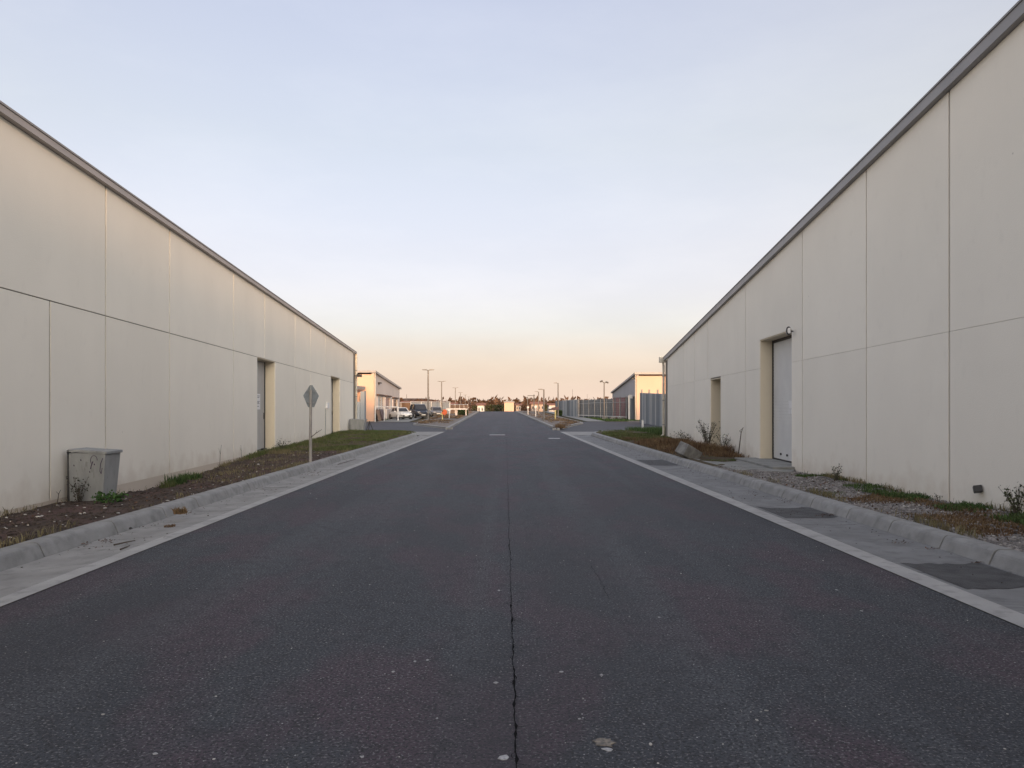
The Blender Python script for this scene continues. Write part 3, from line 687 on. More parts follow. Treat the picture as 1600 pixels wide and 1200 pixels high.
# doors in the left wall
def door_left(ya, yb, top, d, nm, z0):
    mid = (ya + yb) / 2
    for (p, q) in ((ya + .031, ya + .06), (yb - .06, yb - .031)):
        pts = [(p, z0), (q, z0), (q, top - .031), (p, top - .031)]
        fr = MB().prism([wallpt(-1, y, d - .03, z) for y, z in pts], [wallpt(-1, y, d + .05, z) for y, z in pts])
        fr.build('door_frame', M['dark'], wl)  # frame coloured dark to draw the shadow gap beside the leaf
    for (p, q) in ((ya + .062, mid - .004), (mid + .004, yb - .062)):
        dr = wall_poly(-1, [(p, z0 + .03), (q, z0 + .03), (q, top - .04), (p, top - .04)], d, d + .045, 'door', M['door'], wl)
    hb = MB(); y = yb - .16; hz = 1.33
    hb.tube(wallpt(-1, y, d, hz), wallpt(-1, y, d - .05, hz), .022); hb.tube(wallpt(-1, y, d - .05, hz), wallpt(-1, y - .12, d - .05, hz), .012)
    hb.prism([wallpt(-1, y + a, d - .002, hz + b) for a, b in ((-.03, -.11), (.03, -.11), (.03, .11), (-.03, .11))], [wallpt(-1, y + a, d - .012, hz + b) for a, b in ((-.03, -.11), (.03, -.11), (.03, .11), (-.03, .11))])
    hb.build('door_handle', M['dark'], dr)
    sill = wall_poly(-1, [(ya + .031, -.3), (yb - .031, -.3), (yb - .031, z0), (ya + .031, z0)], -.04, d + .05, 'door_sill', M['slab'], wl)
    wall_poly(-1, [(yb - .55, z0), (yb - .06, z0), (yb - .06, z0 + .045), (yb - .55, z0 + .045)], d - .09, d - .002, 'door_stop', M['black'], wl)
door_left(L_OP[0][0], L_OP[0][1], 3.275, .37, 0, .14)
door_left(L_OP[1][0], L_OP[1][1], 3.37, .43, 1, .12)
# the notice on the near door
nt_ = thing('notice', wallpt(-1, 25.55, .36, 1.55), 'white paper notice taped to the first left warehouse door', 'notice')
wall_poly(-1, [(25.25, 1.56), (25.75, 1.56), (25.75, 2.10), (25.25, 2.10)], .362, .368, 'sheet', M['paper'], nt_)
pm_ = MB()
for i, (zz_, ln) in enumerate(((2.02, .36), (1.97, .30), (1.83, .34), (1.79, .26), (1.75, .32), (1.66, .22))):
    pts = [(25.32, zz_), (25.32 + ln, zz_), (25.32 + ln, zz_ + .018), (25.32, zz_ + .018)]
    pm_.prism([wallpt(-1, y, .361, z) for y, z in pts], [wallpt(-1, y, .3625, z) for y, z in pts])
pm_.build('print', M['ink'], nt_)
# white junction box and conduit between the two doors
Yb = yl(510.5); bx = thing('junction_box', wallpt(-1, Yb, 0, .1), 'small white electrical box with a thin conduit below, beside the second left door', 'electrical box')
wall_poly(-1, [(Yb - .16, 1.60), (Yb + .5, 1.60), (Yb + .5, 1.90), (Yb - .16, 1.90)], -.06, -.001, 'box', M['paper'], bx)
MB().tube(wallpt(-1, yl(508), -.022, -.1), wallpt(-1, yl(508), -.022, 1.6), .018).build('conduit', M['galv'], bx)
# corner downpipe and wall light of the left warehouse
Yc = yl(554.5) + .25
m = MB(); m.tube(wallpt(-1, Yc, -.06, 0), wallpt(-1, Yc, -.06, LROOF(Yc)), .075, n=10); m.build('downpipe', M['downpipe'], wl, smooth=False)
for z in (.8, 2.4, 4.2): MB().tube(wallpt(-1, Yc, -.06, z), wallpt(-1, Yc, -.06, z + .05), .085, n=10).build('pipe_clip', M['galv'], wl)
wl2 = thing('wall_light', wallpt(-1, Yc - .5, 0, 3.75), 'small dark wall light by the corner downpipe of the left warehouse', 'wall light')
MB().tube(wallpt(-1, Yc - .5, -.001, 3.85), wallpt(-1, Yc - .5, -.3, 3.85), .03).build('bracket', M['dark'], wl2)
MB().prism([wallpt(-1, Yc - .62, -.16, 3.86 + a) for a in (-.1, .08)] + [wallpt(-1, Yc - .62, -.5, 3.86 + a) for a in (.06, -.1)], [wallpt(-1, Yc - .38, -.16, 3.86 + a) for a in (-.1, .08)] + [wallpt(-1, Yc - .38, -.5, 3.86 + a) for a in (.06, -.1)]).build('lamp_body', M['dark'], wl2)
# right
RIDGE = -20.0
RROOF = lambda Y: (6.45 - 0.0763 * (Y - 9.19)) if Y > RIDGE else (6.45 + 0.0763 * (9.19 - RIDGE) - 0.0763 * (RIDGE - Y))
RJ = lambda Y: 2.74
RU = [-8, -3, 2, 6.2, yr(1483), yr(1353.5), yr(1253.5), yr(1164.5), yr(1106), yr(1085), yr(1068.5), yr(1043)]
RL = [-8, -3, 2, 6.2, yr(1483), yr(1353.5), yr(1253.5), yr(1164.5), yr(1085), yr(1068.5), yr(1043)]
R_OP = [(yr(1237), yr(1187), 3.56, .36), (yr(1126), yr(1110), 2.70, .45)]
wr = warehouse(1, 'tall cream panelled warehouse with a sloping roofline on the right side of the road', -48.0, yr(1043) + .9, RIDGE, RROOF, RJ, RU, RL, R_OP, lambda Y: -.05, M['panel_r'], .022, M['fascia_r'], .165, .0025)
wall_poly(1, [(-48, -.4), (-8, -.4), (-8, RROOF(-8) - .01), (RIDGE, RROOF(RIDGE) - .01), (-48, RROOF(-48) - .01)], 0, PT - .03, 'wall_panel', M['panel_r'], wr)
# roller door of ribbed slats
a, b = R_OP[0][0] + .031, R_OP[0][1] - .031; rd = MB(); z = .20
while z < 3.49:
    z1 = min(z + .088, 3.50)
    pts = [(a + .05, z), (b - .07, z), (b - .07, z1 - .0015), (a + .05, z1 - .0015)]
    A = [wallpt(1, y, .385, q) for y, q in pts]; B = [wallpt(1, y, .366 if i in (0, 1) else .3625, q) for i, (y, q) in enumerate(pts)]
    rd.prism(B, A); z += .088
rdo = rd.build('roller_door', M['roller'], wr); rdo['kind'] = 'stuff'
wall_poly(1, [(a, .165), (b, .165), (b, 3.528), (a, 3.528)], .387, .42, 'door_backing', M['dark'], wr)
fr = MB()
for (p, q, z0, z1) in ((a, a + .045, .165, 3.528), (b - .065, b, .165, 3.528), (a + .045, b - .065, .165, .198), (a + .045, b - .065, 3.45, 3.528)):
    pts = [(p, z0), (q, z0), (q, z1), (p, z1)]
    fr.prism([wallpt(1, y, .34, zz) for y, zz in pts], [wallpt(1, y, .386, zz) for y, zz in pts])
fr.build('door_frame', M['black'], wr)
for yy in (19.75, 20.3): MB().tube(wallpt(1, yy, .365, .34), wallpt(1, yy, .33, .34), .03).build('door_bolt', M['dark'], rdo)
wall_poly(1, [(a, -.3), (b, -.3), (b, .163), (a, .163)], .0, .42, 'door_sill', M['slab'], wr)
n1 = thing('notice', wallpt(1, 19.5, .35, 1.4), 'white notices stuck at eye height on the edge of the right roller door', 'notice')
wall_poly(1, [(19.36, 1.60), (19.62, 1.60), (19.62, 1.80), (19.36, 1.80)], .352, .36, 'sheet', M['paper'], n1)
wall_poly(1, [(19.36, 1.46), (19.48, 1.46), (19.48, 1.57), (19.36, 1.57)], .352, .36, 'sheet', M['paper'], n1)
wall_poly(1, [(19.51, 1.46), (19.62, 1.46), (19.62, 1.57), (19.51, 1.57)], .352, .36, 'sheet', M['paper'], n1)
# plain door deep in the second right recess
a, b = R_OP[1][0] + .031, R_OP[1][1] - .031
wall_poly(1, [(a, .1), (b, .1), (b, 2.668), (a, 2.668)], .45, .49, 'door', M['door'], wr)
wall_poly(1, [(a, -.3), (b, -.3), (b, .099), (a, .099)], .0, .49, 'door_sill', M['slab'], wr)
# right downpipe at the far corner
Yc = yr(1040.5) + .35; m = MB()
zt = RROOF(Yc) - .02
m.path([wallpt(1, Yc, -.10, zt), wallpt(1, Yc, -.075, zt - .25), wallpt(1, Yc, -.075, .2), wallpt(1, Yc - .02, -.2, .06)], .065, 10)
m.build('downpipe', M['downpipe'], wr)
for z in (.7, 2.0, 3.3): MB().tube(wallpt(1, Yc, -.075, z), wallpt(1, Yc, -.075, z + .05), .076, n=10).build('pipe_clip', M['galv'], wr)
m = MB(); m.box(-.16, .16, -.14, .14, 0, .3, Matrix.Translation(wallpt(1, Yc, -.14, zt - .06))); m.build('rain_head', M['downpipe'], wr, bevel=.01)
# bulkhead lamp by the roller door
Yw = yr(1241.5); lt = thing('wall_light', wallpt(1, Yw, 0, 3.4), 'bulkhead wall light on a bracket above the right roller door', 'wall light')
MB().tube(wallpt(1, Yw + .1, -.001, 3.50), wallpt(1, Yw + .1, -.12, 3.50), .016).build('bracket', M['dark'], lt)
m = MB(); c = wallpt(1, Yw, -.15, 3.50); ring = []
for i in range(12):
    t0, t1 = 6.283 * i / 12, 6.283 * (i + 1) / 12
    f = lambda t: c + Vector((.055 * math.cos(t), -.02 + 0.02 * math.cos(t), .09 * math.sin(t)))
    m.tube(f(t0), f(t1), .018)
m.build('cage_ring', M['dark'], lt)
m = MB(); m.box(-.045, .045, -.05, .05, -.07, .07, Matrix.Translation(c)); m.build('lens', M['paper'], lt, bevel=.02)
# black vent box low on the right wall
Yv = yr(1533); vb = thing('vent_cover', wallpt(1, Yv, 0, .45), 'small black tilted vent box low on the right warehouse wall', 'vent')
Mv = Matrix.Translation(wallpt(1, Yv, -.045, .49)) @ Matrix.Rotation(R(-20), 4, 'X') @ Matrix.Rotation(R(-25), 4, 'Z')
m = MB(); m.box(-.05, .05, -.055, .055, -.045, .045, Mv); m.build('hood', M['black'], vb, bevel=.006)
m = MB(); m.tube(wallpt(1, Yv, -.001, .49), wallpt(1, Yv, -.05, .49), .03, n=10); m.build('pipe_stub', M['black'], vb)

# ------------------------------------------------------------------ bins
def zinc_bin(X0, X1, Y, z0, hgt, label, name='litter_bin', depth=.5, tip=0.0):
    w = X1 - X0; b = thing(name, ((X0 + X1) / 2, Y, z0), label, 'bin')
    m = MB(); lo = [(X0 + .0 * w, Y - depth * .42), (X1 - .14 * w, Y - depth * .42), (X1 - .14 * w, Y + depth * .42), (X0 + .0 * w, Y + depth * .42)]
    hi = [(X0 + .03 * w, Y - depth * .5), (X1 - .02 * w, Y - depth * .5), (X1 - .02 * w, Y + depth * .5), (X0 + .03 * w, Y + depth * .5)]
    m.prism([(x, y, z0 - .12) for x, y in lo], [(x, y, z0 + hgt * .94) for x, y in hi]); m.build('body', M['bin'], b, bevel=.012)
    m = MB(); zt = z0 + hgt
    a = [(X0 + .03 * w, Y - depth * .55, z0 + hgt * .945 + .012), (X1 + .02 * w, Y - depth * .53, z0 + hgt * .945 - .03 * hgt), (X1 + .02 * w, Y + depth * .53, z0 + hgt * .945 - .03 * hgt), (X0 + .03 * w, Y + depth * .55, z0 + hgt * .945 + .012)]
    m.prism(a, [(x, y, z + .045) for x, y, z in a]); m.build('lid', M['bin'], b, bevel=.008)
    m = MB(); m.box(X0 - .012, X0 + .028 * w, Y - depth * .47, Y - depth * .47 + .05, z0 - .1, z0 + hgt * .99)
    m.build('gap_shade_strip', M['dark'], b)  # dark strip stands in for the shadow gap at the bin's back edge
    m = MB()
    for k in range(2):
        for q in range(2): m.tube((X0 + .015 * w + .025 * k, Y - depth * .56, z0 + hgt * (.975 - .03 * q)), (X0 + .015 * w + .025 * k, Y - depth * .53, z0 + hgt * (.975 - .03 * q)), .009)
    m.build('bolt', M['dark'], b)
    return b
Yb = 11.6; X0 = at(106, 0, Yb).x; X1 = -610 / F * (Yb + .45)
b1 = zinc_bin(X0, X1, Yb + .22, .10, .85, 'dented zinc bin with scrawled marks standing against the left wall near the camera', depth=.46)
# scrawl on its front
w = X1 - X0
def fp(a, z): # a 0..1 across, z 0..1 up, on the tapered front face
    xl_ = X0 + (.0 + .03 * z) * w; xr_ = X1 - (.14 - .12 * z) * w
    dpt = .46 * (.42 + .08 * z / .94) + .006
    return Vector((xl_ + (xr_ - xl_) * a, Yb + .22 - dpt, .10 + .85 * z))
cur = [fp(.70 + .10 * math.cos(t) * (1 - t * .05), .80 + .09 * math.sin(t)) for t in [i * .35 for i in range(12)]]
MB().path(cur, .004, 5).build('scrawl', M['graffiti'], b1)
MB().path([fp(.68, .78), fp(.64, .70), fp(.62, .64)], .006, 5).build('scrawl', M['graffiti'], b1)
MB().path([fp(.95, .84), fp(.90, .74), fp(.89, .60), fp(.93, .55), fp(.95, .66)], .005, 5).build('scrawl', M['graffiti'], b1)
for a, z in ((.15, .72), (.34, .82), (.72, .74), (.60, .60)): MB().path([fp(a, z), fp(a + .008, z - .03)], .006, 5).build('scrawl', M['graffiti'], b1)
Yb2 = 47.5; zinc_bin(at(547, 0, Yb2).x + .05, at(572, 0, Yb2).x, Yb2, .15, .76, 'grey tapered bin standing at the far corner of the left warehouse', depth=.7)
# leaning black frame and stake behind it
fx = at(577, 0, 49); st = thing('metal_stand', (fx.x, 49, .15), 'small dark folded metal stand beside the far grey bin', 'stand')
MB().path([(fx.x - .2, 49, .12), (fx.x + .02, 49, .75), (fx.x + .24, 49, .12)], .025).build('leg', M['dark'], st)
MB().path([(fx.x - .1, 49.3, .12), (fx.x + .02, 49.02, .75)], .025).build('brace', M['dark'], st)

# ------------------------------------------------------------------ sign seen from behind
Ys = 19.85; sx = at(485, 0, Ys).x
sg = thing('road_sign', (sx, Ys, .15), 'diamond road sign seen from its bare grey back on a kerbside post', 'road sign')
m = MB(); m.tube((sx, Ys, .10), (sx + .01, Ys, 2.1), .040, .036, n=12); m.build('post', M['post'], sg)
Mz = Matrix.Translation((sx + .01, Ys + .045, 1.92)) @ Matrix.Rotation(R(56), 4, 'Z')
out = [(-.045, .31), (.045, .31), (.29, .035), (.29, .005), (.115, -.29), (-.115, -.29), (-.29, .005), (-.29, .035)]
out = [(x * .9, z) for x, z in out]
m = MB(); m.prism([Mz @ Vector((x, 0, z)) for x, z in out], [Mz @ Vector((x, .006, z)) for x, z in out]); m.build('sign_plate', M['signback'], sg)
for z in (.15, -.16): MB().box(-.15, .15, -.03, -.001, z - .02, z + .02, Mz).build('bracket', M['galv'], sg)
m = MB(); m.tube((sx + .01, Ys - .002, 1.62), (sx + .012, Ys - .002, 2.225), .02, n=8); m.build('back_rail', M['galv'], sg)
tw = thing('twig', (sx + .03, Ys, .70), 'dry twig sticking out sideways from the kerbside sign post', 'twig')
p0 = Vector((sx + .02, Ys - .03, .82)); tip = at(503, 671, Ys - .05)
MB().path([p0, p0.lerp(tip, .5) + Vector((0, 0, .01)), tip], [.012, .009, .005], 6).build('stem', M['twig'], tw)
MB().path([p0.lerp(tip, .45), p0.lerp(tip, .55) + Vector((-.01, 0, .07))], [.006, .003], 5).build('side_shoot', M['twig'], tw)
m = MB(); m.path([(sx + .06, Ys - .35, .0), (sx + .07, Ys - .33, .14), (sx + .12, Ys - .32, .15)], .008, 6)

# ------------------------------------------------------------------ concrete block, weeds, twigs
bl = at(1076, 704, 21.6)
Mb = Matrix.Translation((5.22, 21.7, .30)) @ Matrix.Rotation(R(24), 4, 'Z') @ Matrix.Rotation(R(28), 4, 'Y') @ Matrix.Rotation(R(12), 4, 'X')
m = MB(); m.box(-.30, .26, -.24, .24, -.18, .18, Mb); o = m.build('concrete_block', M['block'], bevel=.022)
tag(o, 'broken concrete block tipped on edge behind the right kerb', 'concrete block')

def weed(x, y, z, h, spread, nst, leaf, lab, lm='leaf_dull', leaf_n=9, name='weed', sm='twig', up=.8, r=.004):
    t = thing(name, (x, y, z), lab, 'plant'); ms = MB(); LP = []
    for i in range(nst):
        a = random.uniform(0, 6.283); d = Vector((math.cos(a), math.sin(a), 0)) * spread * random.uniform(.25, 1); hh = h * random.uniform(.6, 1)
        p = [Vector((x, y, z - .03)) + d * .1, Vector((x, y, z)) + d * .45 + Vector((0, 0, hh * .55)), Vector((x, y, z)) + d + Vector((0, 0, hh))]
        ms.path(p, [r, r * .8, r * .45], 4)
        for k in range(leaf_n):
            q = random.uniform(.2, 1.05); s = p[0].lerp(p[1], min(1, q * 2)) if q < .5 else p[1].lerp(p[2], q * 2 - 1)
            LP.append(s + Vector((random.gauss(0, leaf * .5), random.gauss(0, leaf * .5), random.gauss(0, leaf * .4))))
    ms.build('stem', M[sm], t)
    V, Fc = leaves(np.array([p[:] for p in LP]), RNG.uniform(.6, 1.3, len(LP)) * leaf)
    raw_mesh('foliage', V - np.array([x, y, z]), Fc, M[lm], t)
    return t
def tuft(x, y, z, h, rad, n, lab, mat='grass', lean=.7, name='grass_tuft', w=.006):
    a = RNG.uniform(0, 6.283, n); r = rad * np.sqrt(RNG.random(n))
    P = np.stack([np.cos(a) * r, np.sin(a) * r, np.full(n, -.02)], 1)
    o = blades(name, P, RNG.uniform(.45, 1, n) * h, M[mat], lean, w); o.location = (x, y, z)
    return tag(o, lab, 'grass tuft')
weed(at(125, 0, 11.45).x, 11.42, zl(at(125, 0, 11.45).x, 11.42), .42, .20, 14, .035, 'dark leafy weed growing against the front of the dented bin', 'leaf_dark', 12)
weed(at(160, 0, 11.25).x, 11.25, zl(at(160, 0, 11.25).x, 11.25), .15, .22, 18, .06, 'bright green broad-leaved weed at the right foot of the dented bin', 'leaf', 10, up=.3)
weed(at(186, 0, 11.5).x, 11.5, zl(at(186, 0, 11.5).x, 11.5), .12, .18, 14, .05, 'low green weed trailing beside the right foot of the dented bin', 'leaf', 8)
tuft(at(275, 0, 15.6).x, 15.6, zl(at(275, 0, 15.6).x, 15.6), .30, .22, 260, 'green grass tuft at the left wall, the larger one past the bin', 'grass_dark')
tuft(at(297, 0, 16.7).x, 16.7, zl(at(297, 0, 16.7).x, 16.7), .26, .25, 240, 'green grass tuft at the left wall, just beyond the larger one', 'grass_dark')
tuft(at(262, 0, 14.9).x, 14.9, zl(at(262, 0, 14.9).x, 14.9), .2, .16, 120, 'short grass tuft in front of the larger tuft by the left wall', 'grass')
tuft(at(281, 0, 10.6).x, 10.62, .10, .13, .09, 110, 'dead brown grass tuft growing out of the left kerb joint', 'dry', .9)
tuft(at(268, 0, 10.1).x, 10.05, .0, .05, .07, 60, 'flattened brown tuft in the left gutter below the kerb', 'dry', 1.1)
tuft(at(430, 0, 24.5).x, 24.5, zl(at(430, 0, 24.5).x, 24.5), .24, .5, 420, 'dull brown-green tuft beneath the first left door', 'straw', .8)
weed(at(440, 0, 26.2).x, 26.2, zl(at(440, 0, 26.2).x, 26.2), .38, .35, 16, .05, 'straggly weed growing beneath the jamb of the first left door', 'leaf_dull', 8)
def thin_stem(px, Y, zb, h, lab, bend=.02):
    x = XL(Y) + .12; t = thing('dry_stalk', (x, Y, zb), lab, 'plant')
    MB().path([(x, Y, zb - .05), (x + bend, Y, zb + h * .6), (x + bend * 2.5, Y, zb + h)], [.007, .005, .003], 5).build('stem', M['twig'], t)
    MB().path([(x + bend, Y, zb + h * .6), (x + bend - .04, Y, zb + h * .85)], [.004, .002], 5).build('side_shoot', M['twig'], t)
thin_stem(343, yl(343) - .4, .02, .62, 'tall dry stalk against the left wall before the first door')
thin_stem(377, yl(377) - .4, .07, .45, 'shorter dry stalk against the left wall close to the first door', -.01)
thin_stem(88, yl(88) - .2, .2, .16, 'tiny dry stalk at the left wall just before the dented bin')
# right side
s1 = at(1098, 0, 27.5); weed(s1.x, 26.8, .2, 1.0, .62, 26, .055, 'tall bare shrub on the right verge beside the second recess', 'leaf_dull', 15, 'shrub', r=.008)
weed(at(1128, 0, 25).x, 24.8, .18, .6, .5, 16, .05, 'lower leggy shrub on the right verge nearer the roller door', 'leaf_dull', 12, 'shrub', r=.007)
weed(at(1070, 0, 32).x, 32, .18, .45, .7, 16, .06, 'low grey-green shrub on the right verge below the panel joint', 'leaf_dull', 12, 'shrub', r=.006)
tuft(at(1085, 0, 24.5).x, 24.3, zr(at(1085, 0, 24.5).x, 24.3), .42, .7, 900, 'big clump of dead brown grass behind the concrete block', 'dry', .9)
tuft(at(1118, 0, 24).x, 24.0, zr(at(1118, 0, 24).x, 24.0), .36, .6, 800, 'clump of dead brown grass between the block and the slab', 'dry', .95)
tuft(at(1050, 0, 27).x, 27.0, zr(at(1050, 0, 27).x, 27.0), .40, .8, 800, 'clump of dead brown grass left of the concrete block', 'dry', .9)
tuft(at(1118, 0, 20.5).x, 20.6, .12, .10, .30, 320, 'flat grass growing over the edge of the concrete slab', 'grass', 1.1)
tuft(at(1146, 0, 20.6).x, 20.8, .12, .09, .14, 120, 'small grass patch on the concrete slab', 'grass_dark', 1.1)
tws = at(1156, 708, 23.0); x = XR(23.0) - .25
t = thing('dead_stalk', (x, 23, .1), 'single bent dead stalk leaning on the right wall by the roller door', 'plant')
pA = at(1154, 708, 22.9); pB = at(1158, 676, 22.9); pC = at(1161, 668, 22.9); pD = at(1155, 672.5, 22.9)
MB().path([pA, pB, pC], [.018, .013, .008], 6).build('stem', M['twig'], t); MB().path([pB, pD.lerp(pB, .2), pC + Vector((.05, 0, .02))], [.01, .008, .005], 5).build('side_shoot', M['twig'], t)
def rz(px, Y): X = at(px, 0, Y).x; return X, zr(X, Y)
X, z = rz(1307, 14.7); weed(X, 14.7, z, .34, .16, 11, .035, 'small leafy weed on the gravel against the right wall', 'leaf_dull', 12)
X, z = rz(1592, 9.2); weed(X - .05, 9.15, z, .36, .26, 16, .04, 'spiky green weed at the right edge beneath the black vent box', 'leaf_dull', 16)
X, z = rz(1435, 11.5); weed(X, 11.55, z, .14, .06, 4, .025, 'thin seedling at the right wall base left of the vent box', 'leaf_dull', 7)
X, z = rz(1470, 11.0); weed(X, 11.05, z, .11, .06, 4, .025, 'thin seedling by the dark panel joint of the right wall', 'leaf_dull', 7)
X, z = rz(1345, 13.5); tuft(X, 13.4, z, .10, .35, 420, 'fresh green grass patch on the gravel by the right panel joint', 'grass_dark', 1.0)
X, z = rz(1415, 11.7); tuft(X, 11.7, z, .13, .34, 420, 'dark green grass patch along the right wall base', 'grass_dark', 1.0)
X, z = rz(1310, 12.6); tuft(X - .15, 12.5, z, .08, .25, 260, 'grass patch behind the right kerb on the gravel', 'grass', 1.0)

# litter in the gutters
def gut(px, py): Y = EYE * F / (py - HY); return (px - CX) / F * Y, Y
LPs = []
for (px, py, k, sp) in ((168, 846, 40, 8), (195, 847, 10, 20), (134, 851, 14, 5), (146, 857, 12, 6), (483, 738, 60, 10), (470, 742, 30, 18), (290, 803, 20, 6), (560, 703, 40, 12), (600, 690, 30, 10), (540, 717, 30, 14), (420, 765, 20, 15),
                        (1170, 775, 40, 20), (1240, 782, 120, 22), (1292, 806, 60, 10), (1190, 768, 40, 18), (1105, 738, 40, 20), (1460, 858, 20, 6), (1410, 848, 20, 10), (990, 700, 60, 18), (955, 688, 60, 14), (1530, 880, 12, 8), (1080, 730, 30, 20)):
    for i in range(k):
        a, b = gut(px + random.gauss(0, sp), py + random.gauss(0, sp * .14)); LPs.append((a, b, 0.004 + random.random() * .012))
V, Fc = leaves(np.array(LPs), RNG.uniform(.015, .05, len(LPs))); V[:, 2] = np.maximum(V[:, 2], .003) * .5 + .004
tag(raw_mesh('dead_leaves', V, Fc, M['litter']), kind='stuff')
for side, rng_ in ((-1, (7, 42)), (1, (6.5, 42))):
    n = 420; Yp = rng_[0] + (rng_[1] - rng_[0]) * RNG.random(n); off = RNG.uniform(0, 1, n) ** (2.2)
    Xp = -.01043 * Yp + side * (4.93 - off * .85)
    tag(stones('gutter_grit', np.stack([Xp, Yp, np.full(n, -.006)], 1), RNG.uniform(.003, .011, n), M['clod'], .7), kind='stuff')
for (pa, pb, lab) in (((178, 853), (211, 846), 'thin dark stick lying in the left gutter near the bin'), ((188, 860), (203, 854), 'short dark stick lying on the left gutter edge'), ((528, 726), (556, 718), 'long brown stick lying in the left gutter beyond the sign')):
    a = gut(*pa); b = gut(*pb); m = MB(); m.path([(a[0], a[1], .012), ((a[0] + b[0]) / 2 + .02, (a[1] + b[1]) / 2, .018), (b[0], b[1], .012)], [.010, .008, .005], 6)
    tag(m.build('stick', M['twig']), lab, 'stick')
a = gut(204, 827); tag(stones('stone', np.array([(a[0], a[1], .015)]), np.array([.028]), M['dark']), 'dark stone lying in the left gutter below the kerb', 'stone')
a = gut(189, 836); tag(stones('stone', np.array([(a[0], a[1], .012)]), np.array([.018]), M['pebble']), 'white stone lying in the left gutter beside the dark one', 'stone')
# ------------------------------------------------------------------ beyond the side street
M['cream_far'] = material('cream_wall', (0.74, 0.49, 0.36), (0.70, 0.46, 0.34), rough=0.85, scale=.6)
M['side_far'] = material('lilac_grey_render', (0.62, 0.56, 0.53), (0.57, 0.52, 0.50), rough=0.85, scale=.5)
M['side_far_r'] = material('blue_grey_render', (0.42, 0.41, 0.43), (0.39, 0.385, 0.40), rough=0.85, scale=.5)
M['fence_blue'] = material('blue_grey_sheet', (0.17, 0.20, 0.235), (0.14, 0.165, 0.195), rough=0.5, scale=2, stretch=(1, 1, .2), rand=.12)
M['fence_pale'] = material('grey_sheet', (0.34, 0.36, 0.375), (0.29, 0.31, 0.325), rough=0.5, scale=2, stretch=(1, 1, .2), rand=.1)
M['fence_dark'] = material('slate_panel', (0.115, 0.135, 0.15), (0.095, 0.11, 0.125), rough=0.6, scale=2)
M['brick_red'] = material('maroon_sheet', (0.25, 0.12, 0.125), (0.19, 0.095, 0.10), rough=0.8, scale=2)
M['timber'] = material('timber_paling', (0.30, 0.185, 0.115), (0.22, 0.135, 0.085), rough=0.85, scale=6, stretch=(1, 1, .15), island=.2)
M['timber_dark'] = material('dark_timber', (0.14, 0.085, 0.06), (0.10, 0.06, 0.045), rough=0.8, scale=6, stretch=(1, 1, .15))
M['maroon'] = material('maroon_paint', (0.075, 0.025, 0.03), rough=0.5, scale=4)
M['white'] = material('white_paint', (0.66, 0.65, 0.63), (0.60, 0.59, 0.58), rough=0.5, scale=5)
M['window'] = material('window_glass', (0.035, 0.038, 0.045), rough=0.12, scale=2)
M['pink_blind'] = material('window_blind', (0.42, 0.30, 0.28), (0.36, 0.26, 0.25), rough=0.8, scale=3)
M['orange'] = material('orange_paint', (0.72, 0.13, 0.03), (0.62, 0.11, 0.03), rough=0.6, scale=6)
M['stake'] = material('yellow_stake', (0.62, 0.50, 0.22), (0.55, 0.43, 0.18), rough=0.7, scale=6)
M['lamp'] = material('lamp_steel', (0.17, 0.155, 0.145), (0.14, 0.13, 0.12), rough=0.5, metal=.2, scale=6)
M['car_white'] = material('white_car_paint', (0.78, 0.77, 0.75), (0.76, 0.75, 0.73), rough=0.25, scale=2)
M['car_dark'] = material('dark_car_paint', (0.022, 0.028, 0.04), (0.02, 0.025, 0.036), rough=0.22, scale=2)
M['car_grey'] = material('grey_car_paint', (0.16, 0.16, 0.165), rough=0.3, scale=2)
M['car_maroon'] = material('maroon_car_paint', (0.085, 0.02, 0.025), rough=0.3, scale=2)
M['tyre'] = material('tyre', (0.016, 0.016, 0.017), rough=0.9, scale=8)
M['rim'] = material('alloy_rim', (0.45, 0.45, 0.46), rough=0.35, metal=.7, scale=8)
M['headlight'] = material('headlight_glass', (0.55, 0.56, 0.58), rough=0.15, scale=5)
M['plate'] = material('number_plate', (0.65, 0.65, 0.62), rough=0.6, scale=5)
M['hedge'] = grass_mat('hedge_leaf', (0.035, 0.060, 0.022), (0.05, 0.075, 0.03), .4)
M['tree_leaf'] = grass_mat('tree_leaf', (0.055, 0.065, 0.030), (0.075, 0.075, 0.035), .45)
M['tree_rust'] = grass_mat('rust_tree_leaf', (0.125, 0.068, 0.042), (0.10, 0.060, 0.038), .35)
M['bark'] = material('bark', (0.10, 0.08, 0.065), rough=1.0, scale=8)
M['hill'] = material('hill_scrub', (0.20, 0.115, 0.080), (0.13, 0.080, 0.058), rough=1.0, scale=.02, detail=8, spec=.1)
M['house_wall'] = material('house_render', (0.44, 0.34, 0.28), (0.38, 0.29, 0.24), rough=0.9, scale=.4)
M['roof_tile'] = material('red_roof_tile', (0.32, 0.13, 0.075), (0.25, 0.10, 0.06), rough=0.85, scale=1)

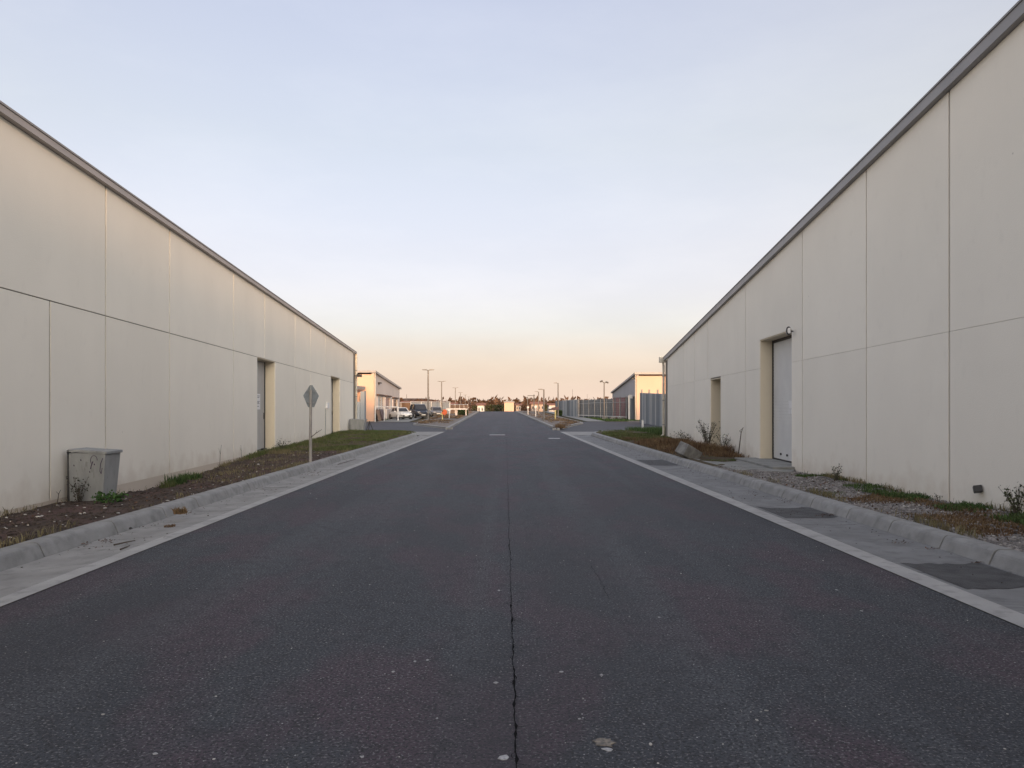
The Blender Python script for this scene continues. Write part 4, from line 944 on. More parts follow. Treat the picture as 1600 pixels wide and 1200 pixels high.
# verge islands with lamp posts
def island(poly, label, runs, side):
    m = MB(); cx = sum(p[0] for p in poly) / len(poly); cy = sum(p[1] for p in poly) / len(poly)
    n = len(poly); m.add([(x, y, zg(y) + .10) for x, y in poly], [tuple(range(n))])
    tag(m.build('island', M['mulch']), kind='structure')
    k = tag(empty('kerb', (poly[0][0], poly[0][1], 0)), kind='structure')
    for r in runs: kerb_run(r, side, k, 0.004)
def lerp_line(a, b, n): return [(a[0] + (b[0] - a[0]) * i / n, a[1] + (b[1] - a[1]) * i / n) for i in range(n + 1)]
def innerL(Y): return xc(Y) + EL - 0.12
def innerR(Y): return xc(Y) + ER + 0.02
ysI = [55.9, 60, 65, 70, 78, 88, 100, 115, 130, 145, 160, 172]
outL = lambda Y: -9.1 - 0.052 * (Y - 68)
outR = lambda Y: 6.9 - 0.012 * (Y - 72)
inL = [(innerL(y), y) for y in ysI]; oL = [(outL(y), y) for y in (67, 78, 100, 130, 172)]
island(inL + oL[::-1], '', [[(a - .0, b) for a, b in inL], lerp_line(inL[0], oL[0], 8)], -1) if False else None
def build_island(inn, out, s):
    m = MB(); n = 30; vs = []
    Ya = inn[0][1]; nx = 10
    for i in range(n + 1):
        Y = Ya + (172 - Ya) * (i / n) ** 1.4
        a = interp([(q, p) for p, q in inn], Y); b = interp([(q, p) for p, q in out], Y) if Y >= out[0][1] else inn[0][0] + (out[0][0] - inn[0][0]) * (Y - Ya) / (out[0][1] - Ya)
        for j in range(nx + 1):
            X = a + (b - a) * j / nx
            vs.append((X, Y, zg(Y) + .11 + .05 * math.sin(math.pi * j / nx) * (.4 + 1.2 * abs(fl(X, Y, .5)))))
    m.add(vs, [(i * (nx + 1) + j, i * (nx + 1) + j + 1, (i + 1) * (nx + 1) + j + 1, (i + 1) * (nx + 1) + j) for i in range(n) for j in range(nx)])
    tag(m.build('island', M['mulch'], smooth=True), kind='structure')
    k = tag(empty('kerb', (inn[0][0], inn[0][1], 0)), kind='structure')
    kerb_run(inn, s, k, 0.003)
    kerb_run(lerp_line(inn[0], out[0], 9), -s, k, 0.003)
    kerb_run([out[0], out[1], out[2]], -s, k)
build_island(inL, oL, -1)
inR = [(innerR(y), y) for y in [53.8] + ysI[1:]]; oR = [(outR(y), y) for y in (71, 82, 105, 135, 172)]
build_island(inR, oR, 1)
def island_cover(inn, out, s):
    P = []
    while len(P) < 900:
        Y = inn[0][1] + 1 + (150 - inn[0][1]) * random.random() ** 2; a = interp([(q, p) for p, q in inn], Y) + s * .5
        b = interp([(q, p) for p, q in out], Y) if Y >= out[0][1] else inn[0][0] + (out[0][0] - inn[0][0]) * (Y - inn[0][1]) / (out[0][1] - inn[0][1])
        X = a + (b - a) * random.uniform(.1, .9)
        if fl(X, Y, .35) > -.05: P.append((X, Y, zg(Y) + .12))
    P = np.array(P); tag(stones('mulch_lumps', P, RNG.uniform(.03, .13, len(P)), M['clod'], .7), kind='stuff')
    P2 = np.repeat(P[::3], 14, 0) + RNG.normal(0, .16, (len(P[::3]) * 14, 3)) * [1, 1, 0]
    tag(blades('dry_scrub', P2, RNG.uniform(.08, .28, len(P2)), M['dry'], .8, .012), kind='stuff')
island_cover(inL, oL, -1); island_cover(inR, oR, 1)
# footpaths and grass strips beyond the islands
strip('footpath', lambda Y: outL(Y) - 4.6, lambda Y: outL(Y) - 1.2, 76.5, 172, .03, M['slab'], 6)
strip('footpath', lambda Y: outR(Y) + 1.2, lambda Y: outR(Y) + 3.2, 78.5, 172, .03, M['slab'], 6)
strip('footpath', lambda Y: 12.5, lambda Y: 60.0, 78.6, 80.4, .04, M['slab'], .6)
strip('footpath', lambda Y: -60.0, lambda Y: outL(Y) - 4.8, 76.6, 78.2, .04, M['slab'], .6)
def gstrip(n, xa, xb, ya, yb, h=.22):
    P = []
    for _ in range(n):
        Y = ya + (yb - ya) * random.random() ** 1.5; P.append((random.uniform(xa(Y), xb(Y)), Y, zg(Y) - .02))
    P = np.array(P); tag(blades('grass', P, RNG.uniform(.4, 1, len(P)) * h, M['grass_dark'], .7, .03), kind='stuff')
gstrip(6000, lambda Y: outL(Y) - 9, lambda Y: outL(Y) - 4.7, 84, 150)
gstrip(7000, lambda Y: outR(Y) + 3.3, lambda Y: outR(Y) + 8.5, 81, 160)

# street lamps
def lamp_proto(x, y, z, h, heads, label, group):
    t = thing('street_lamp', (x, y, z), label, 'street lamp', group)
    MB().tube((x, y, z - .1), (x, y, z + h), .095, .07, 10).build('pole', M['lamp'], t)
    MB().tube((x, y, z - .1), (x, y, z + .5), .105, .10, 10).build('pole_base', M['lamp'], t)
    for s in heads:
        MB().tube((x, y, z + h - .04), (x + s * .22, y, z + h), .03).build('arm', M['lamp'], t)
        m = MB(); m.prism([(x + s * .16, y - .11, z + h - .05), (x + s * .62, y - .09, z + h - .01), (x + s * .62, y - .09, z + h + .05), (x + s * .16, y - .11, z + h + .06)],
                          [(x + s * .16, y + .11, z + h - .05), (x + s * .62, y + .09, z + h - .01), (x + s * .62, y + .09, z + h + .05), (x + s * .16, y + .11, z + h + .06)])
        m.build('lamp_head', M['lamp'], t)
    return t
LL_ = [(669, 77, 578), (690, 115, 596), (711.5, 158, 606), (719.5, 205, 613.5), (727, 245, 617), (732.5, 285, 620), (736, 322, 622)]
NTH = ['nearest and tallest-looking twin-headed street lamp on the left island', 'second twin-headed street lamp along the left island', 'third twin-headed street lamp along the left side of the road',
       'fourth twin-headed street lamp along the left side of the road', 'fifth twin-headed street lamp along the left side, beyond the crest', 'sixth twin-headed street lamp along the left side, beyond the crest',
       'farthest and smallest twin-headed street lamp on the left']
L0 = None
for i, (px, Y, py) in enumerate(LL_):
    p = at(px, py, Y); z = zg(Y) + .08
    if i == 0: L0 = lamp_proto(p.x, Y, z, p.z - z, (-1, 1), NTH[0], 'twin-headed lamps along the left side'); L0['h'] = p.z - z; h0 = p.z - z; c = L0
    else:
        c = copy_tree(L0); c['label'] = NTH[i]; c.location = (p.x, Y, p.z - h0)
RL_ = [(849.8, 77, 608.5), (841.5, 118, 612), (872, 104, 598.5)]
RT = ['short single-headed street lamp at the front of the right island', 'single-headed street lamp behind the short one on the right island', 'tall single-headed street lamp by the grey fence on the right']
h0 = None
for i, (px, Y, py) in enumerate(RL_):
    p = at(px, py, Y); z = zg(Y) + .08
    lamp_proto(p.x, Y, z, p.z - z, (-1,), RT[i], 'single-headed lamps on the right side')
# flood light post by the mesh fence
Y = 86; p = at(944, 597, Y); z = zg(Y); fp_ = thing('floodlight_post', (p.x, Y, z), 'floodlight post with angled twin heads in front of the right mesh fence', 'floodlight')
MB().tube((p.x, Y, z - .1), (p.x, Y, p.z), .09, .06, 10).build('pole', M['lamp'], fp_)
for s, tl in ((-1, .18), (1, -.06)):
    MB().tube((p.x, Y, p.z - .12), (p.x + s * .25, Y, p.z - .02 + tl * .4), .035).build('arm', M['lamp'], fp_)
    Mh = Matrix.Translation((p.x + s * .33, Y, p.z + tl * .5)) @ Matrix.Rotation(R(22 * s), 4, 'Y') @ Matrix.Rotation(R(25), 4, 'X')
    m = MB(); m.box(-.17, .17, -.08, .08, -.07, .07, Mh); m.build('lamp_head', M['lamp'], fp_)
# utility poles and thin masts
def mast(px, py, Y, r, label, arms=()):
    p = at(px, py, Y); z = zg(Y) - .3; t = thing('utility_pole', (p.x, Y, z), label, 'utility pole')
    MB().tube((p.x, Y, z), p, r, r * .7, 6).build('pole', M['lamp'], t)
    for (dz, l0, l1) in arms: MB().tube((p.x + l0, Y, p.z - dz), (p.x + l1, Y, p.z - dz), r * .5, n=5).build('crossarm', M['lamp'], t)
mast(834.3, 616.5, 170, .16, 'utility pole with wide crossarms over the right side of the road', ((.25, -1.5, .25), (1.0, -1.5, .2)))
mast(824.3, 620, 165, .13, 'bare pole with one long arm left of the utility pole', ((.1, -.95, .05),))
mast(894.5, 608.5, 190, .05, 'thin bare mast rising behind the grey fence'); mast(917.5, 616, 190, .045, 'shorter thin mast behind the right mesh fence')
mast(635.4, 616, 200, .09, 'thin mast on the skyline behind the timber fence'); mast(691.5, 622, 112, .05, 'thin dark mast beside the second twin-headed lamp')

# left far shed
def far_shed(side, X0, Y0, X1, Y1, z0, z1, fm, sm, label, width):
    t = thing('shed', (X0, Y0, zg(Y0)), label, 'building'); s = -1 if side < 0 else 1
    b = zg(Y0) - .3; o = Vector((s, 0, 0)); P0 = Vector((X0, Y0, 0)); P1 = Vector((X1, Y1, 0))
    def q(p, z): return (p.x, p.y, z)
    m = MB(); m.prism([q(P0, b), q(P1, b), q(P1, z1), q(P0, z0)], [q(P0 + o * .25, b), q(P1 + o * .25, b), q(P1 + o * .25, z1), q(P0 + o * .25, z0)]); m.build('side_wall', sm, t)
    F0 = P0 + Vector((0, -.02, 0))
    m = MB(); m.prism([q(F0, b), q(F0 + o * width, b), q(F0 + o * width, z0 - .15), q(F0, z0 - .15)], [q(P0 + Vector((0, .24, 0)), b), q(P0 + o * width + Vector((0, .24, 0)), b), q(P0 + o * width + Vector((0, .24, 0)), z0 - .15), q(P0 + Vector((0, .24, 0)), z0 - .15)])
    m.build('front_wall', fm, t)
    m = MB(); e = o * -.25
    A = [q(P0 + e + Vector((0, -.3, 0)), z0 + .02), q(P0 + o * width + Vector((0, -.3, 0)), z0 + .02), q(P1 + o * width + Vector((0, .3, 0)), z1 + .02), q(P1 + e + Vector((0, .3, 0)), z1 + .02)]
    m.prism(A, [(x, y, z + .22) for x, y, z in A]); m.build('roof', M['fascia'], t)
    m = MB(); m.prism([q(P1 + o * .26, b), q(P1 + o * width, b), q(P1 + o * width, z1), q(P1 + o * .26, z1)], [q(P1 + o * .26 - Vector((0, .2, 0)), b), q(P1 + o * width - Vector((0, .2, 0)), b), q(P1 + o * width - Vector((0, .2, 0)), z1), q(P1 + o * .26 - Vector((0, .2, 0)), z1)]); m.build('back_wall', sm, t)
    m = MB(); c = P0 + o * -.08 + Vector((0, .15, 0)); m.tube(q(c, b), q(c, z0), .07, n=8); m.build('downpipe', M['downpipe'], t)
    return t
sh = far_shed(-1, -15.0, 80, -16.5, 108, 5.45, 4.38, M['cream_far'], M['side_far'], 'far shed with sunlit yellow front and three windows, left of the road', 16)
sX = lambda Y: -15.0 - 0.05357 * (Y - 80)
for i, (ya, yb, zt) in enumerate(((82.2, 88.2, 3.05), (89.6, 95.2, 3.05), (98.2, 104.2, 2.95))):
    z0 = 1.45
    m = MB(); w_ = .14
    for (a, b, c, d) in ((ya, ya + w_ * 3, z0, zt), (yb - w_ * 3, yb, z0, zt), (ya, yb, zt - .12, zt), (ya, yb, z0, z0 + .12)):
        m.prism([(sX(a) + .0, a, c), (sX(b) + .0, b, c), (sX(b), b, d), (sX(a), a, d)], [(sX(a) + .10, a, c), (sX(b) + .10, b, c), (sX(b) + .10, b, d), (sX(a) + .10, a, d)])
    f = m.build('window', M['side_far'], sh)
    m = MB(); a, b = ya + w_ * 3, yb - w_ * 3; m.prism([(sX(a) + .002, a, z0 + .12), (sX(b) + .002, b, z0 + .12), (sX(b) + .002, b, zt - .12), (sX(a) + .002, a, zt - .12)], [(sX(a) + .02, a, z0 + .12), (sX(b) + .02, b, z0 + .12), (sX(b) + .02, b, zt - .12), (sX(a) + .02, a, zt - .12)])
    m.build('pane', M['window'], f)
    bl_ = MB()
    for (a, b) in (((ya + .6, ya + 2.2), (ya + 3.4, ya + 4.6)) if i < 2 else ((ya + 1.2, ya + 2.0),)):
        bl_ = MB().prism([(sX(a) + .022, a, z0 + .13), (sX(b) + .022, b, z0 + .13), (sX(b) + .022, b, zt - .14), (sX(a) + .022, a, zt - .14)], [(sX(a) + .05, a, z0 + .13), (sX(b) + .05, b, z0 + .13), (sX(b) + .05, b, zt - .14), (sX(a) + .05, a, zt - .14)])
        bl_.build('blind', M['pink_blind'] if i else M['white'], f)
    hd = MB().prism([(sX(ya) + .0, ya - .1, zt), (sX(yb) + .0, yb, zt), (sX(yb), yb, zt + .15), (sX(ya), ya - .1, zt + .15)], [(sX(ya) + .3, ya - .1, zt), (sX(yb) + .3, yb, zt), (sX(yb) + .3, yb, zt + .15), (sX(ya) + .3, ya - .1, zt + .15)])
    hd.build('window_hood', M['timber_dark'], sh)
fl_ = thing('wall_light', (sX(83.5), 83.5, 4.4), 'small dark wall light high on the left far shed', 'wall light')
MB().box(sX(83.5) + .001, sX(83.5) + .3, 83.2, 84.2, 4.42, 4.55).build('lamp_body', M['dark'], fl_); MB().box(sX(83.5) + .001, sX(83.5) + .12, 83.6, 83.8, 4.30, 4.42).build('bracket', M['dark'], fl_)
# brown boards and low wall beside the shed
t = thing('timber_board', (sX(81) + .3, 80.9, zg(81)), 'brown timber board leaning on the left far shed below its first window', 'board')
MB().prism([(sX(80.4) + .5, 80.3, .16), (sX(83) + .4, 83.2, .16), (sX(83) + .1, 83.2, 1.45), (sX(80.4) + .12, 80.3, 1.45)], [(sX(80.4) + .55, 80.3, .16), (sX(83) + .45, 83.2, .16), (sX(83) + .15, 83.2, 1.45), (sX(80.4) + .17, 80.3, 1.45)]).build('board', M['timber'], t)
t = thing('timber_board', (sX(85) + .3, 85, zg(85)), 'dark maroon board leaning beside the brown one at the left far shed', 'board')
MB().prism([(sX(83.6) + .5, 83.6, .16), (sX(87) + .4, 87, .16), (sX(87) + .1, 87, 1.5), (sX(83.6) + .12, 83.6, 1.5)], [(sX(83.6) + .55, 83.6, .16), (sX(87) + .45, 87, .16), (sX(87) + .15, 87, 1.5), (sX(83.6) + .17, 83.6, 1.5)]).build('board', M['maroon'], t)
t = thing('low_wall', (sX(91) + .3, 91, zg(91)), 'low pale rendered wall between the boards and the white car', 'wall')
MB().prism([(sX(88) + .05, 88, .1), (sX(97) + .05, 97, .1), (sX(97) + .05, 97, 1.4), (sX(88) + .05, 88, 1.4)], [(sX(88) + .45, 88, .1), (sX(97) + .45, 97, .1), (sX(97) + .45, 97, 1.4), (sX(88) + .45, 88, 1.4)]).build('wall', M['side_far'], t)
MB().prism([(sX(88) + .0, 87.95, 1.402), (sX(97) + .0, 97, 1.402), (sX(97) + .0, 97, 1.48), (sX(88) + .0, 87.95, 1.48)], [(sX(88) + .5, 87.95, 1.402), (sX(97) + .5, 97, 1.402), (sX(97) + .5, 97, 1.48), (sX(88) + .5, 87.95, 1.48)]).build('coping', M['white'], t)
# white tube barrier
t = thing('barrier', (-13.8, 82.5, zg(82)), 'white tubular barrier frame standing in front of the white car', 'barrier')
zb = zg(82) ; xa, xb = at(584, 0, 79.4).x + .15, at(622, 0, 82).x
MB().tube((xb, 82, zb - .1), (xb, 82, 1.8), .085, n=8).build('post', M['white'], t); MB().tube((xa, 79.4, zb - .1), (xa, 79.4, 1.8), .07, n=8).build('post', M['white'], t)
MB().tube((xa, 79.4, 1.76), (xb, 82, 1.76), .05, n=8).build('rail', M['white'], t)
xm = at(600.5, 0, 80.5).x; MB().tube((xm, 80.5, zb - .1), (xm, 80.5, 1.74), .06, n=8).build('post', M['white'], t)
# left corrugated fence with lean-to behind
def sheet_fence(name, label, A, B, z0f, z1f, pitch, mats, posts, cat='fence', depth=.05, post_up=.25, n_over=None):
    t = thing(name, (A[0], A[1], zg(A[1])), label, cat); A = Vector((A[0], A[1], 0)); B = Vector((B[0], B[1], 0)); L_ = (B - A).length; d = (B - A).normalized(); nrm = Vector((d.y, -d.x, 0))
    if nrm.y > 0: nrm = -nrm
    n = max(1, int(L_ / pitch)); p = L_ / n
    for i in range(n):
        c = A + d * (p * i); pts = [c, c + d * p * .12, c + d * p * .30, c + d * p * .72, c + d * p * .90, c + d * p]; off = [depth, depth, 0, 0, depth, depth]
        fr_ = [q + nrm * (.08 - o) for q, o in zip(pts, off)]; bk = [q - nrm * .02 - nrm * o for q, o in zip(pts, off)]
        poly = fr_ + bk[::-1]; f0, f1 = z0f(i / n), z1f(i / n)
        MB().prism([(q.x, q.y, f0) for q in poly], [(q.x, q.y, f1) for q in poly]).build('fence_panel', random.choice(mats), t)
    for k in range(posts + 1):
        c = A + d * (L_ * k / max(1, posts)) - nrm * .14
        MB().box(c.x - .07, c.x + .07, c.y - .07, c.y + .07, z0f(0) - .3, z1f(k / max(1, posts)) + post_up).build('fence_post', M['post'], t)
    return t
sheet_fence('sheet_fence', 'grey corrugated fence between the left warehouse and the left far shed', (-20.5, 74), (-15.25, 74), lambda s: zg(74) - .2, lambda s: 2.25, .36, [M['fence_pale'], M['fence_blue']], 3)
t = thing('fence_end_post', (-15.1, 74, zg(74)), 'tall grey sheet post ending the left corrugated fence', 'fence post')
MB().box(-15.22, -14.82, 73.9, 74.1, zg(74) - .2, 3.3).build('post', M['fence_pale'], t); MB().box(-14.82, -14.70, 73.85, 74.15, zg(74) - .2, 3.35).build('edge', M['fence_blue'], t)
t = thing('lean_to', (-18, 77, zg(77)), 'small lean-to with a sloping roof behind the left corrugated fence', 'lean-to')
MB().prism([(-21, 75, 4.05), (-15.8, 75, 3.55), (-15.8, 79.4, 3.65), (-21, 79.4, 4.15)], [(-21, 75, 4.3), (-15.8, 75, 3.85), (-15.8, 79.4, 3.95), (-21, 79.4, 4.4)]).build('roof', M['roof'], t)
MB().box(-21, -16.75, 78.9, 79.1, .1, 3.55).build('back_wall', M['cream_far'], t)
for x_ in (-16.75, -16.1): MB().box(x_ - .16, x_ + .16, 75.3, 75.6, .1, 3.5).build('post', M['dark'] if x_ < -16.5 else M['cream_far'], t)
MB().box(-17.9, -17.6, 75.3, 75.6, .1, 3.6).build('post', M['cream_far'], t)

# right far shed, sheet fence and mesh fence
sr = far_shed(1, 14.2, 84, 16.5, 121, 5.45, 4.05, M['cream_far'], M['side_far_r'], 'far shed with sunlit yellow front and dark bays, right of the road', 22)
rX = lambda Y: 14.2 + 0.0622 * (Y - 84)
for (ya, yb) in ((85.5, 89), (91.5, 96.5), (99, 104), (107, 112)):
    MB().prism([(rX(ya) - .06, ya, .1), (rX(yb) - .06, yb, .1), (rX(yb) - .06, yb, 3.0), (rX(ya) - .06, ya, 3.0)], [(rX(ya) - .002, ya, .1), (rX(yb) - .002, yb, .1), (rX(yb) - .002, yb, 3.0), (rX(ya) - .002, ya, 3.0)]).build('bay_door', M['dark'], sr)
hs = thing('wall_light', (14.1, 84.6, 5.0), 'small dark light under the eave corner of the right far shed', 'wall light')
MB().box(13.75, 14.15, 84.4, 84.9, 4.95, 5.1).build('lamp_body', M['dark'], hs)
sheet_fence('sheet_fence', 'tall blue-grey sheet fence running up to the right warehouse corner', (at(1000.5, 0, 74).x, 74), (at(1040, 0, 62).x, 62), lambda s: -.1, lambda s: 3.15 - .35 * s, .62, [M['fence_blue'], M['fence_blue'], M['fence_pale']], 3, depth=.09, post_up=.35)
# post-and-sheet fence receding on the right
sheet_fence('sheet_fence', 'grey fence with pale upright ribs, receding beyond the mesh fence', (at(868, 0, 132).x, 132), (at(903, 0, 104).x, 104), lambda s: zg(118) - .1, lambda s: 2.85, .95, [M['fence_blue'], M['fence_blue'], M['fence_dark'], M['fence_pale']], 6, depth=.12, post_up=.2)
# dark panel fence behind the mesh
A = (at(902, 0, 105).x, 105.5); B = (at(958, 0, 93).x, 93.2)
t = sheet_fence('panel_fence', 'dark slate panel fence standing behind the right mesh fence', A, B, lambda s: zg(99) - .1, lambda s: 2.75 + .05 * s, 1.2, [M['fence_dark']], 5, depth=.03, post_up=.12)
sheet_fence('panel_fence', 'maroon sheet fence behind the right mesh fence, next to the shed', (B[0] + .05, B[1] - .1), (at(977, 0, 90).x, 90.2), lambda s: zg(92) - .1, lambda s: 2.95, .34, [M['brick_red'], M['brick_red'], M['fence_dark']], 2, depth=.03, post_up=.12)
# wire mesh fence
A = Vector((at(903, 0, 101).x, 101, 0)); B = Vector((at(979, 0, 87).x, 87, 0)); t = thing('mesh_fence', (A.x, A.y, zg(101)), 'pale wire mesh fence with white rails in front of the right panel fences', 'fence'); t_mesh = t
d = (B - A); n = 8
def zA(s): return zg(A.y + (B.y - A.y) * s)
for k in range(n + 1):
    c = A + d * (k / n); MB().tube((c.x, c.y, zA(k / n) - .1), (c.x, c.y, 2.75), .035, n=6).build('fence_post', M['galv'], t)
for zz_ in (.32, 2.1):
    MB().tube((A.x, A.y - .06, zg(101) + zz_ * (.9 if zz_ > 1 else 1)), (B.x, B.y - .06, zg(87) + zz_), .04, n=6).build('rail', M['white'] if zz_ < 1 else M['galv'], t)
m = MB(); W = int(d.length / .22)
for k in range(W):
    c = A + d * ((k + .5) / W); m.tube((c.x, c.y, zA(k / W) + .32), (c.x, c.y, 2.7), .008, n=3)
for k in range(10):
    z = .45 + k * .24; m.tube((A.x, A.y, zg(101) + z * .93), (B.x, B.y, zg(87) + z), .008, n=3)
o = m.build('wire_mesh', M['galv'], t); o['kind'] = 'stuff'
t = thing('sheet_gate_post', (at(985, 0, 86).x, 86, zg(86)), 'blue-grey sheet and white post closing the gap beside the right far shed', 'fence post')
x = at(983, 0, 86).x; MB().box(x - .08, x + .12, 86, 86.2, 0, 3.1).build('post', M['white'], t); MB().box(x + .13, x + .75, 86.1, 86.2, 0, 2.9).build('sheet', M['fence_blue'], t)
MB().box(x + .02, x + .4, 85.9, 86.0, 2.75, 3.2).build('white_box', M['white'], t)
for px in (945, 957, 970):
    p = at(px, 652, 88.5 + (970 - px) * .08); MB().box(p.x - .35, p.x + .35, p.y - .3, p.y + .3, zg(90), zg(90) + .28).build('concrete_foot', M['block'], t_mesh, bevel=.03)
# white marker post in the grass
t = thing('marker_post', (at(1004, 0, 50.5).x, 50.5, .1), 'short white marker post in the tall grass by the right street corner', 'marker post')
x = at(1004, 0, 50.5).x; MB().box(x - .06, x + .06, 50.45, 50.55, 0, .78).build('post', M['white'], t, bevel=.01); MB().box(x - .065, x + .065, 50.445, 50.555, .78, .81).build('cap', M['galv'], t)

# small signs on the islands
Y = 80; p = at(691.5, 656, Y); x = p.x; z = zg(Y); t = thing('orange_sign', (x, Y, z), 'round orange sign on a pale post on the left island', 'sign')
MB().tube((x, Y, z), (x - .06, Y, z + 1.25), .05, n=8).build('post', M['stake'], t)
c = at(694.5, 644, Y - .06); m = MB(); ring = [(math.cos(i * 6.2832 / 16) * .30, math.sin(i * 6.2832 / 16) * .30) for i in range(16)]
m.prism([(c.x + a, Y - .08, c.z + b) for a, b in ring], [(c.x + a, Y - .055, c.z + b) for a, b in ring]); m.build('sign_disc', M['orange'], t)
MB().box(c.x - .27, c.x - .14, Y - .1, Y - .085, c.z + .05, c.z + .2).build('sticker', M['black'], t)
MB().box(c.x - .42, c.x - .28, Y - .06, Y - .04, c.z - .28, c.z - .08).build('lower_plate', M['stake'], t)
Y = 80; p = at(867.5, 657, Y); x = p.x; z = zg(Y); t = thing('island_sign', (x, Y, z), 'dark maroon board on a yellow post on the right island', 'sign')
MB().tube((x, Y, z), (x + .02, Y, z + 1.2), .075, .09, n=8).build('post', M['stake'], t)
c = at(867, 638.5, Y); MB().prism([(c.x - .42, Y - .1, c.z - .18), (c.x + .42, Y - .1, c.z - .14), (c.x + .40, Y - .1, c.z + .14), (c.x + .1, Y - .1, c.z + .22), (c.x - .38, Y - .1, c.z + .08)], [(c.x - .42, Y - .04, c.z - .18), (c.x + .42, Y - .04, c.z - .14), (c.x + .40, Y - .04, c.z + .14), (c.x + .1, Y - .04, c.z + .22), (c.x - .38, Y - .04, c.z + .08)]).build('board', M['maroon'], t)
MB().box(c.x - .68, c.x - .3, Y - .09, Y - .05, c.z - .02, c.z + .16).build('white_plate', M['white'], t)
MB().box(c.x - .70, c.x - .34, Y - .088, Y - .052, c.z - .19, c.z - .03).build('lower_plate', M['black'], t)
for i, (px, py, Y, h, lab) in enumerate(((703, 660, 74, 1.0, 'thin pale marker post left of the orange sign'), (825, 652, 118, 1.15, 'white marker post with a wide head on the right island'), (837, 655, 100, 1.35, 'white marker post by the short lamp on the right island'))):
    if i == 0: px, py = 702, 655; Y = 88
    x = at(px, py, Y).x; z = zg(Y); t = thing('marker_post', (x, Y, z), lab, 'marker post')
    MB().tube((x, Y, z), (x, Y, z + h), .06, n=8).build('post', M['white'], t); MB().box(x - .16, x + .16, Y - .05, Y + .05, z + h, z + h + .28).build('head', M['white'], t)

# timber fence, wire fence and canopy on the left
def board_fence(A, B, h, label, mat, posts, rail=True):
    A = Vector((*A, 0)); B = Vector((*B, 0)); d = B - A; t = thing('timber_fence' if mat is M['timber'] else 'panel_fence', (A.x, A.y, zg(A.y)), label, 'fence')
    n = int(d.length / .20); m = MB(); nn = Vector((d.y, -d.x, 0)).normalized() * .012
    for i in range(n):
        p = A + d * (i / n); q = A + d * ((i + .93) / n); z = zg(p.y); hh = h + random.uniform(-.02, .02)
        m.prism([p - nn, q - nn, q + nn, p + nn] and [(v.x, v.y, z) for v in (p - nn, q - nn, q + nn, p + nn)], [(v.x, v.y, z + hh) for v in (p - nn, q - nn, q + nn, p + nn)])
    o = m.build('palings', mat, t); o['kind'] = 'stuff'
    for k in range(posts + 1):
        p = A + d * (k / posts); MB().tube((p.x, p.y - .12, zg(p.y) - .1), (p.x, p.y - .12, zg(p.y) + h + .12), .06, n=6).build('fence_post', M['white'], t)
    if rail: MB().tube((A.x, A.y - .14, zg(A.y) + h + .06), (B.x, B.y - .14, zg(B.y) + h + .06), .045, n=6).build('rail', M['white'], t)
board_fence((at(612, 0, 116).x, 116), (at(642, 0, 112).x, 112), 2.0, 'sunlit brown paling fence behind the white car', M['timber'], 2)
board_fence((at(642, 0, 111.5).x, 111.5), (at(703, 0, 124).x, 124), 2.1, 'grey-brown paling fence behind the dark car', M['fence_pale'], 4)
board_fence((at(703, 0, 128).x, 128), (at(731, 0, 150).x, 150), 1.6, 'brown paling fence stretching behind the white canopy', M['timber'], 4)
Y = 108; t = thing('canopy', (at(713, 0, Y).x, Y, zg(Y)), 'low flat white canopy on a thick pillar beyond the left lamps', 'canopy')
xa, xb = at(697.5, 0, Y).x, at(730, 0, Y).x
MB().box(xa, xb, Y - .7, Y + .7, 1.42, 1.58).build('roof', M['white'], t, bevel=.02); x = at(713, 0, Y).x; MB().box(x - .16, x + .16, Y - .15, Y + .15, zg(Y) - .1, 1.42).build('pillar', M['side_far'], t)
MB().box(xb - .25, xb - .1, Y - .1, Y + .1, zg(Y) - .1, 1.42).build('pillar', M['side_far'], t)
def hedge(px0, px1, Y, h, label):
    xa, xb = at(px0, 0, Y).x, at(px1, 0, Y).x; n = 1500
    t = thing('hedge', ((xa + xb) / 2, Y, zg(Y)), label, 'hedge')
    P = np.stack([RNG.uniform(xa, xb, n), Y + RNG.uniform(-.5, .5, n), zg(Y) + h * RNG.random(n) ** .7 * (.85 + .15 * np.sin(np.linspace(0, 9, n)))], 1)
    V, Fc = leaves(P, RNG.uniform(.1, .2, n)); raw_mesh('foliage', V - np.array(t.location), Fc, M['hedge'], t)
    MB().tube(((xa + xb) / 2, Y, zg(Y) - .1), ((xa + xb) / 2, Y, zg(Y) + h * .6), .05).build('stem', M['bark'], t)
hedge(716, 731, 111, 1.0, 'dark green hedge under the white canopy')
hedge(868, 878, 112, .9, 'dark low hedge at the near end of the ribbed grey fence')

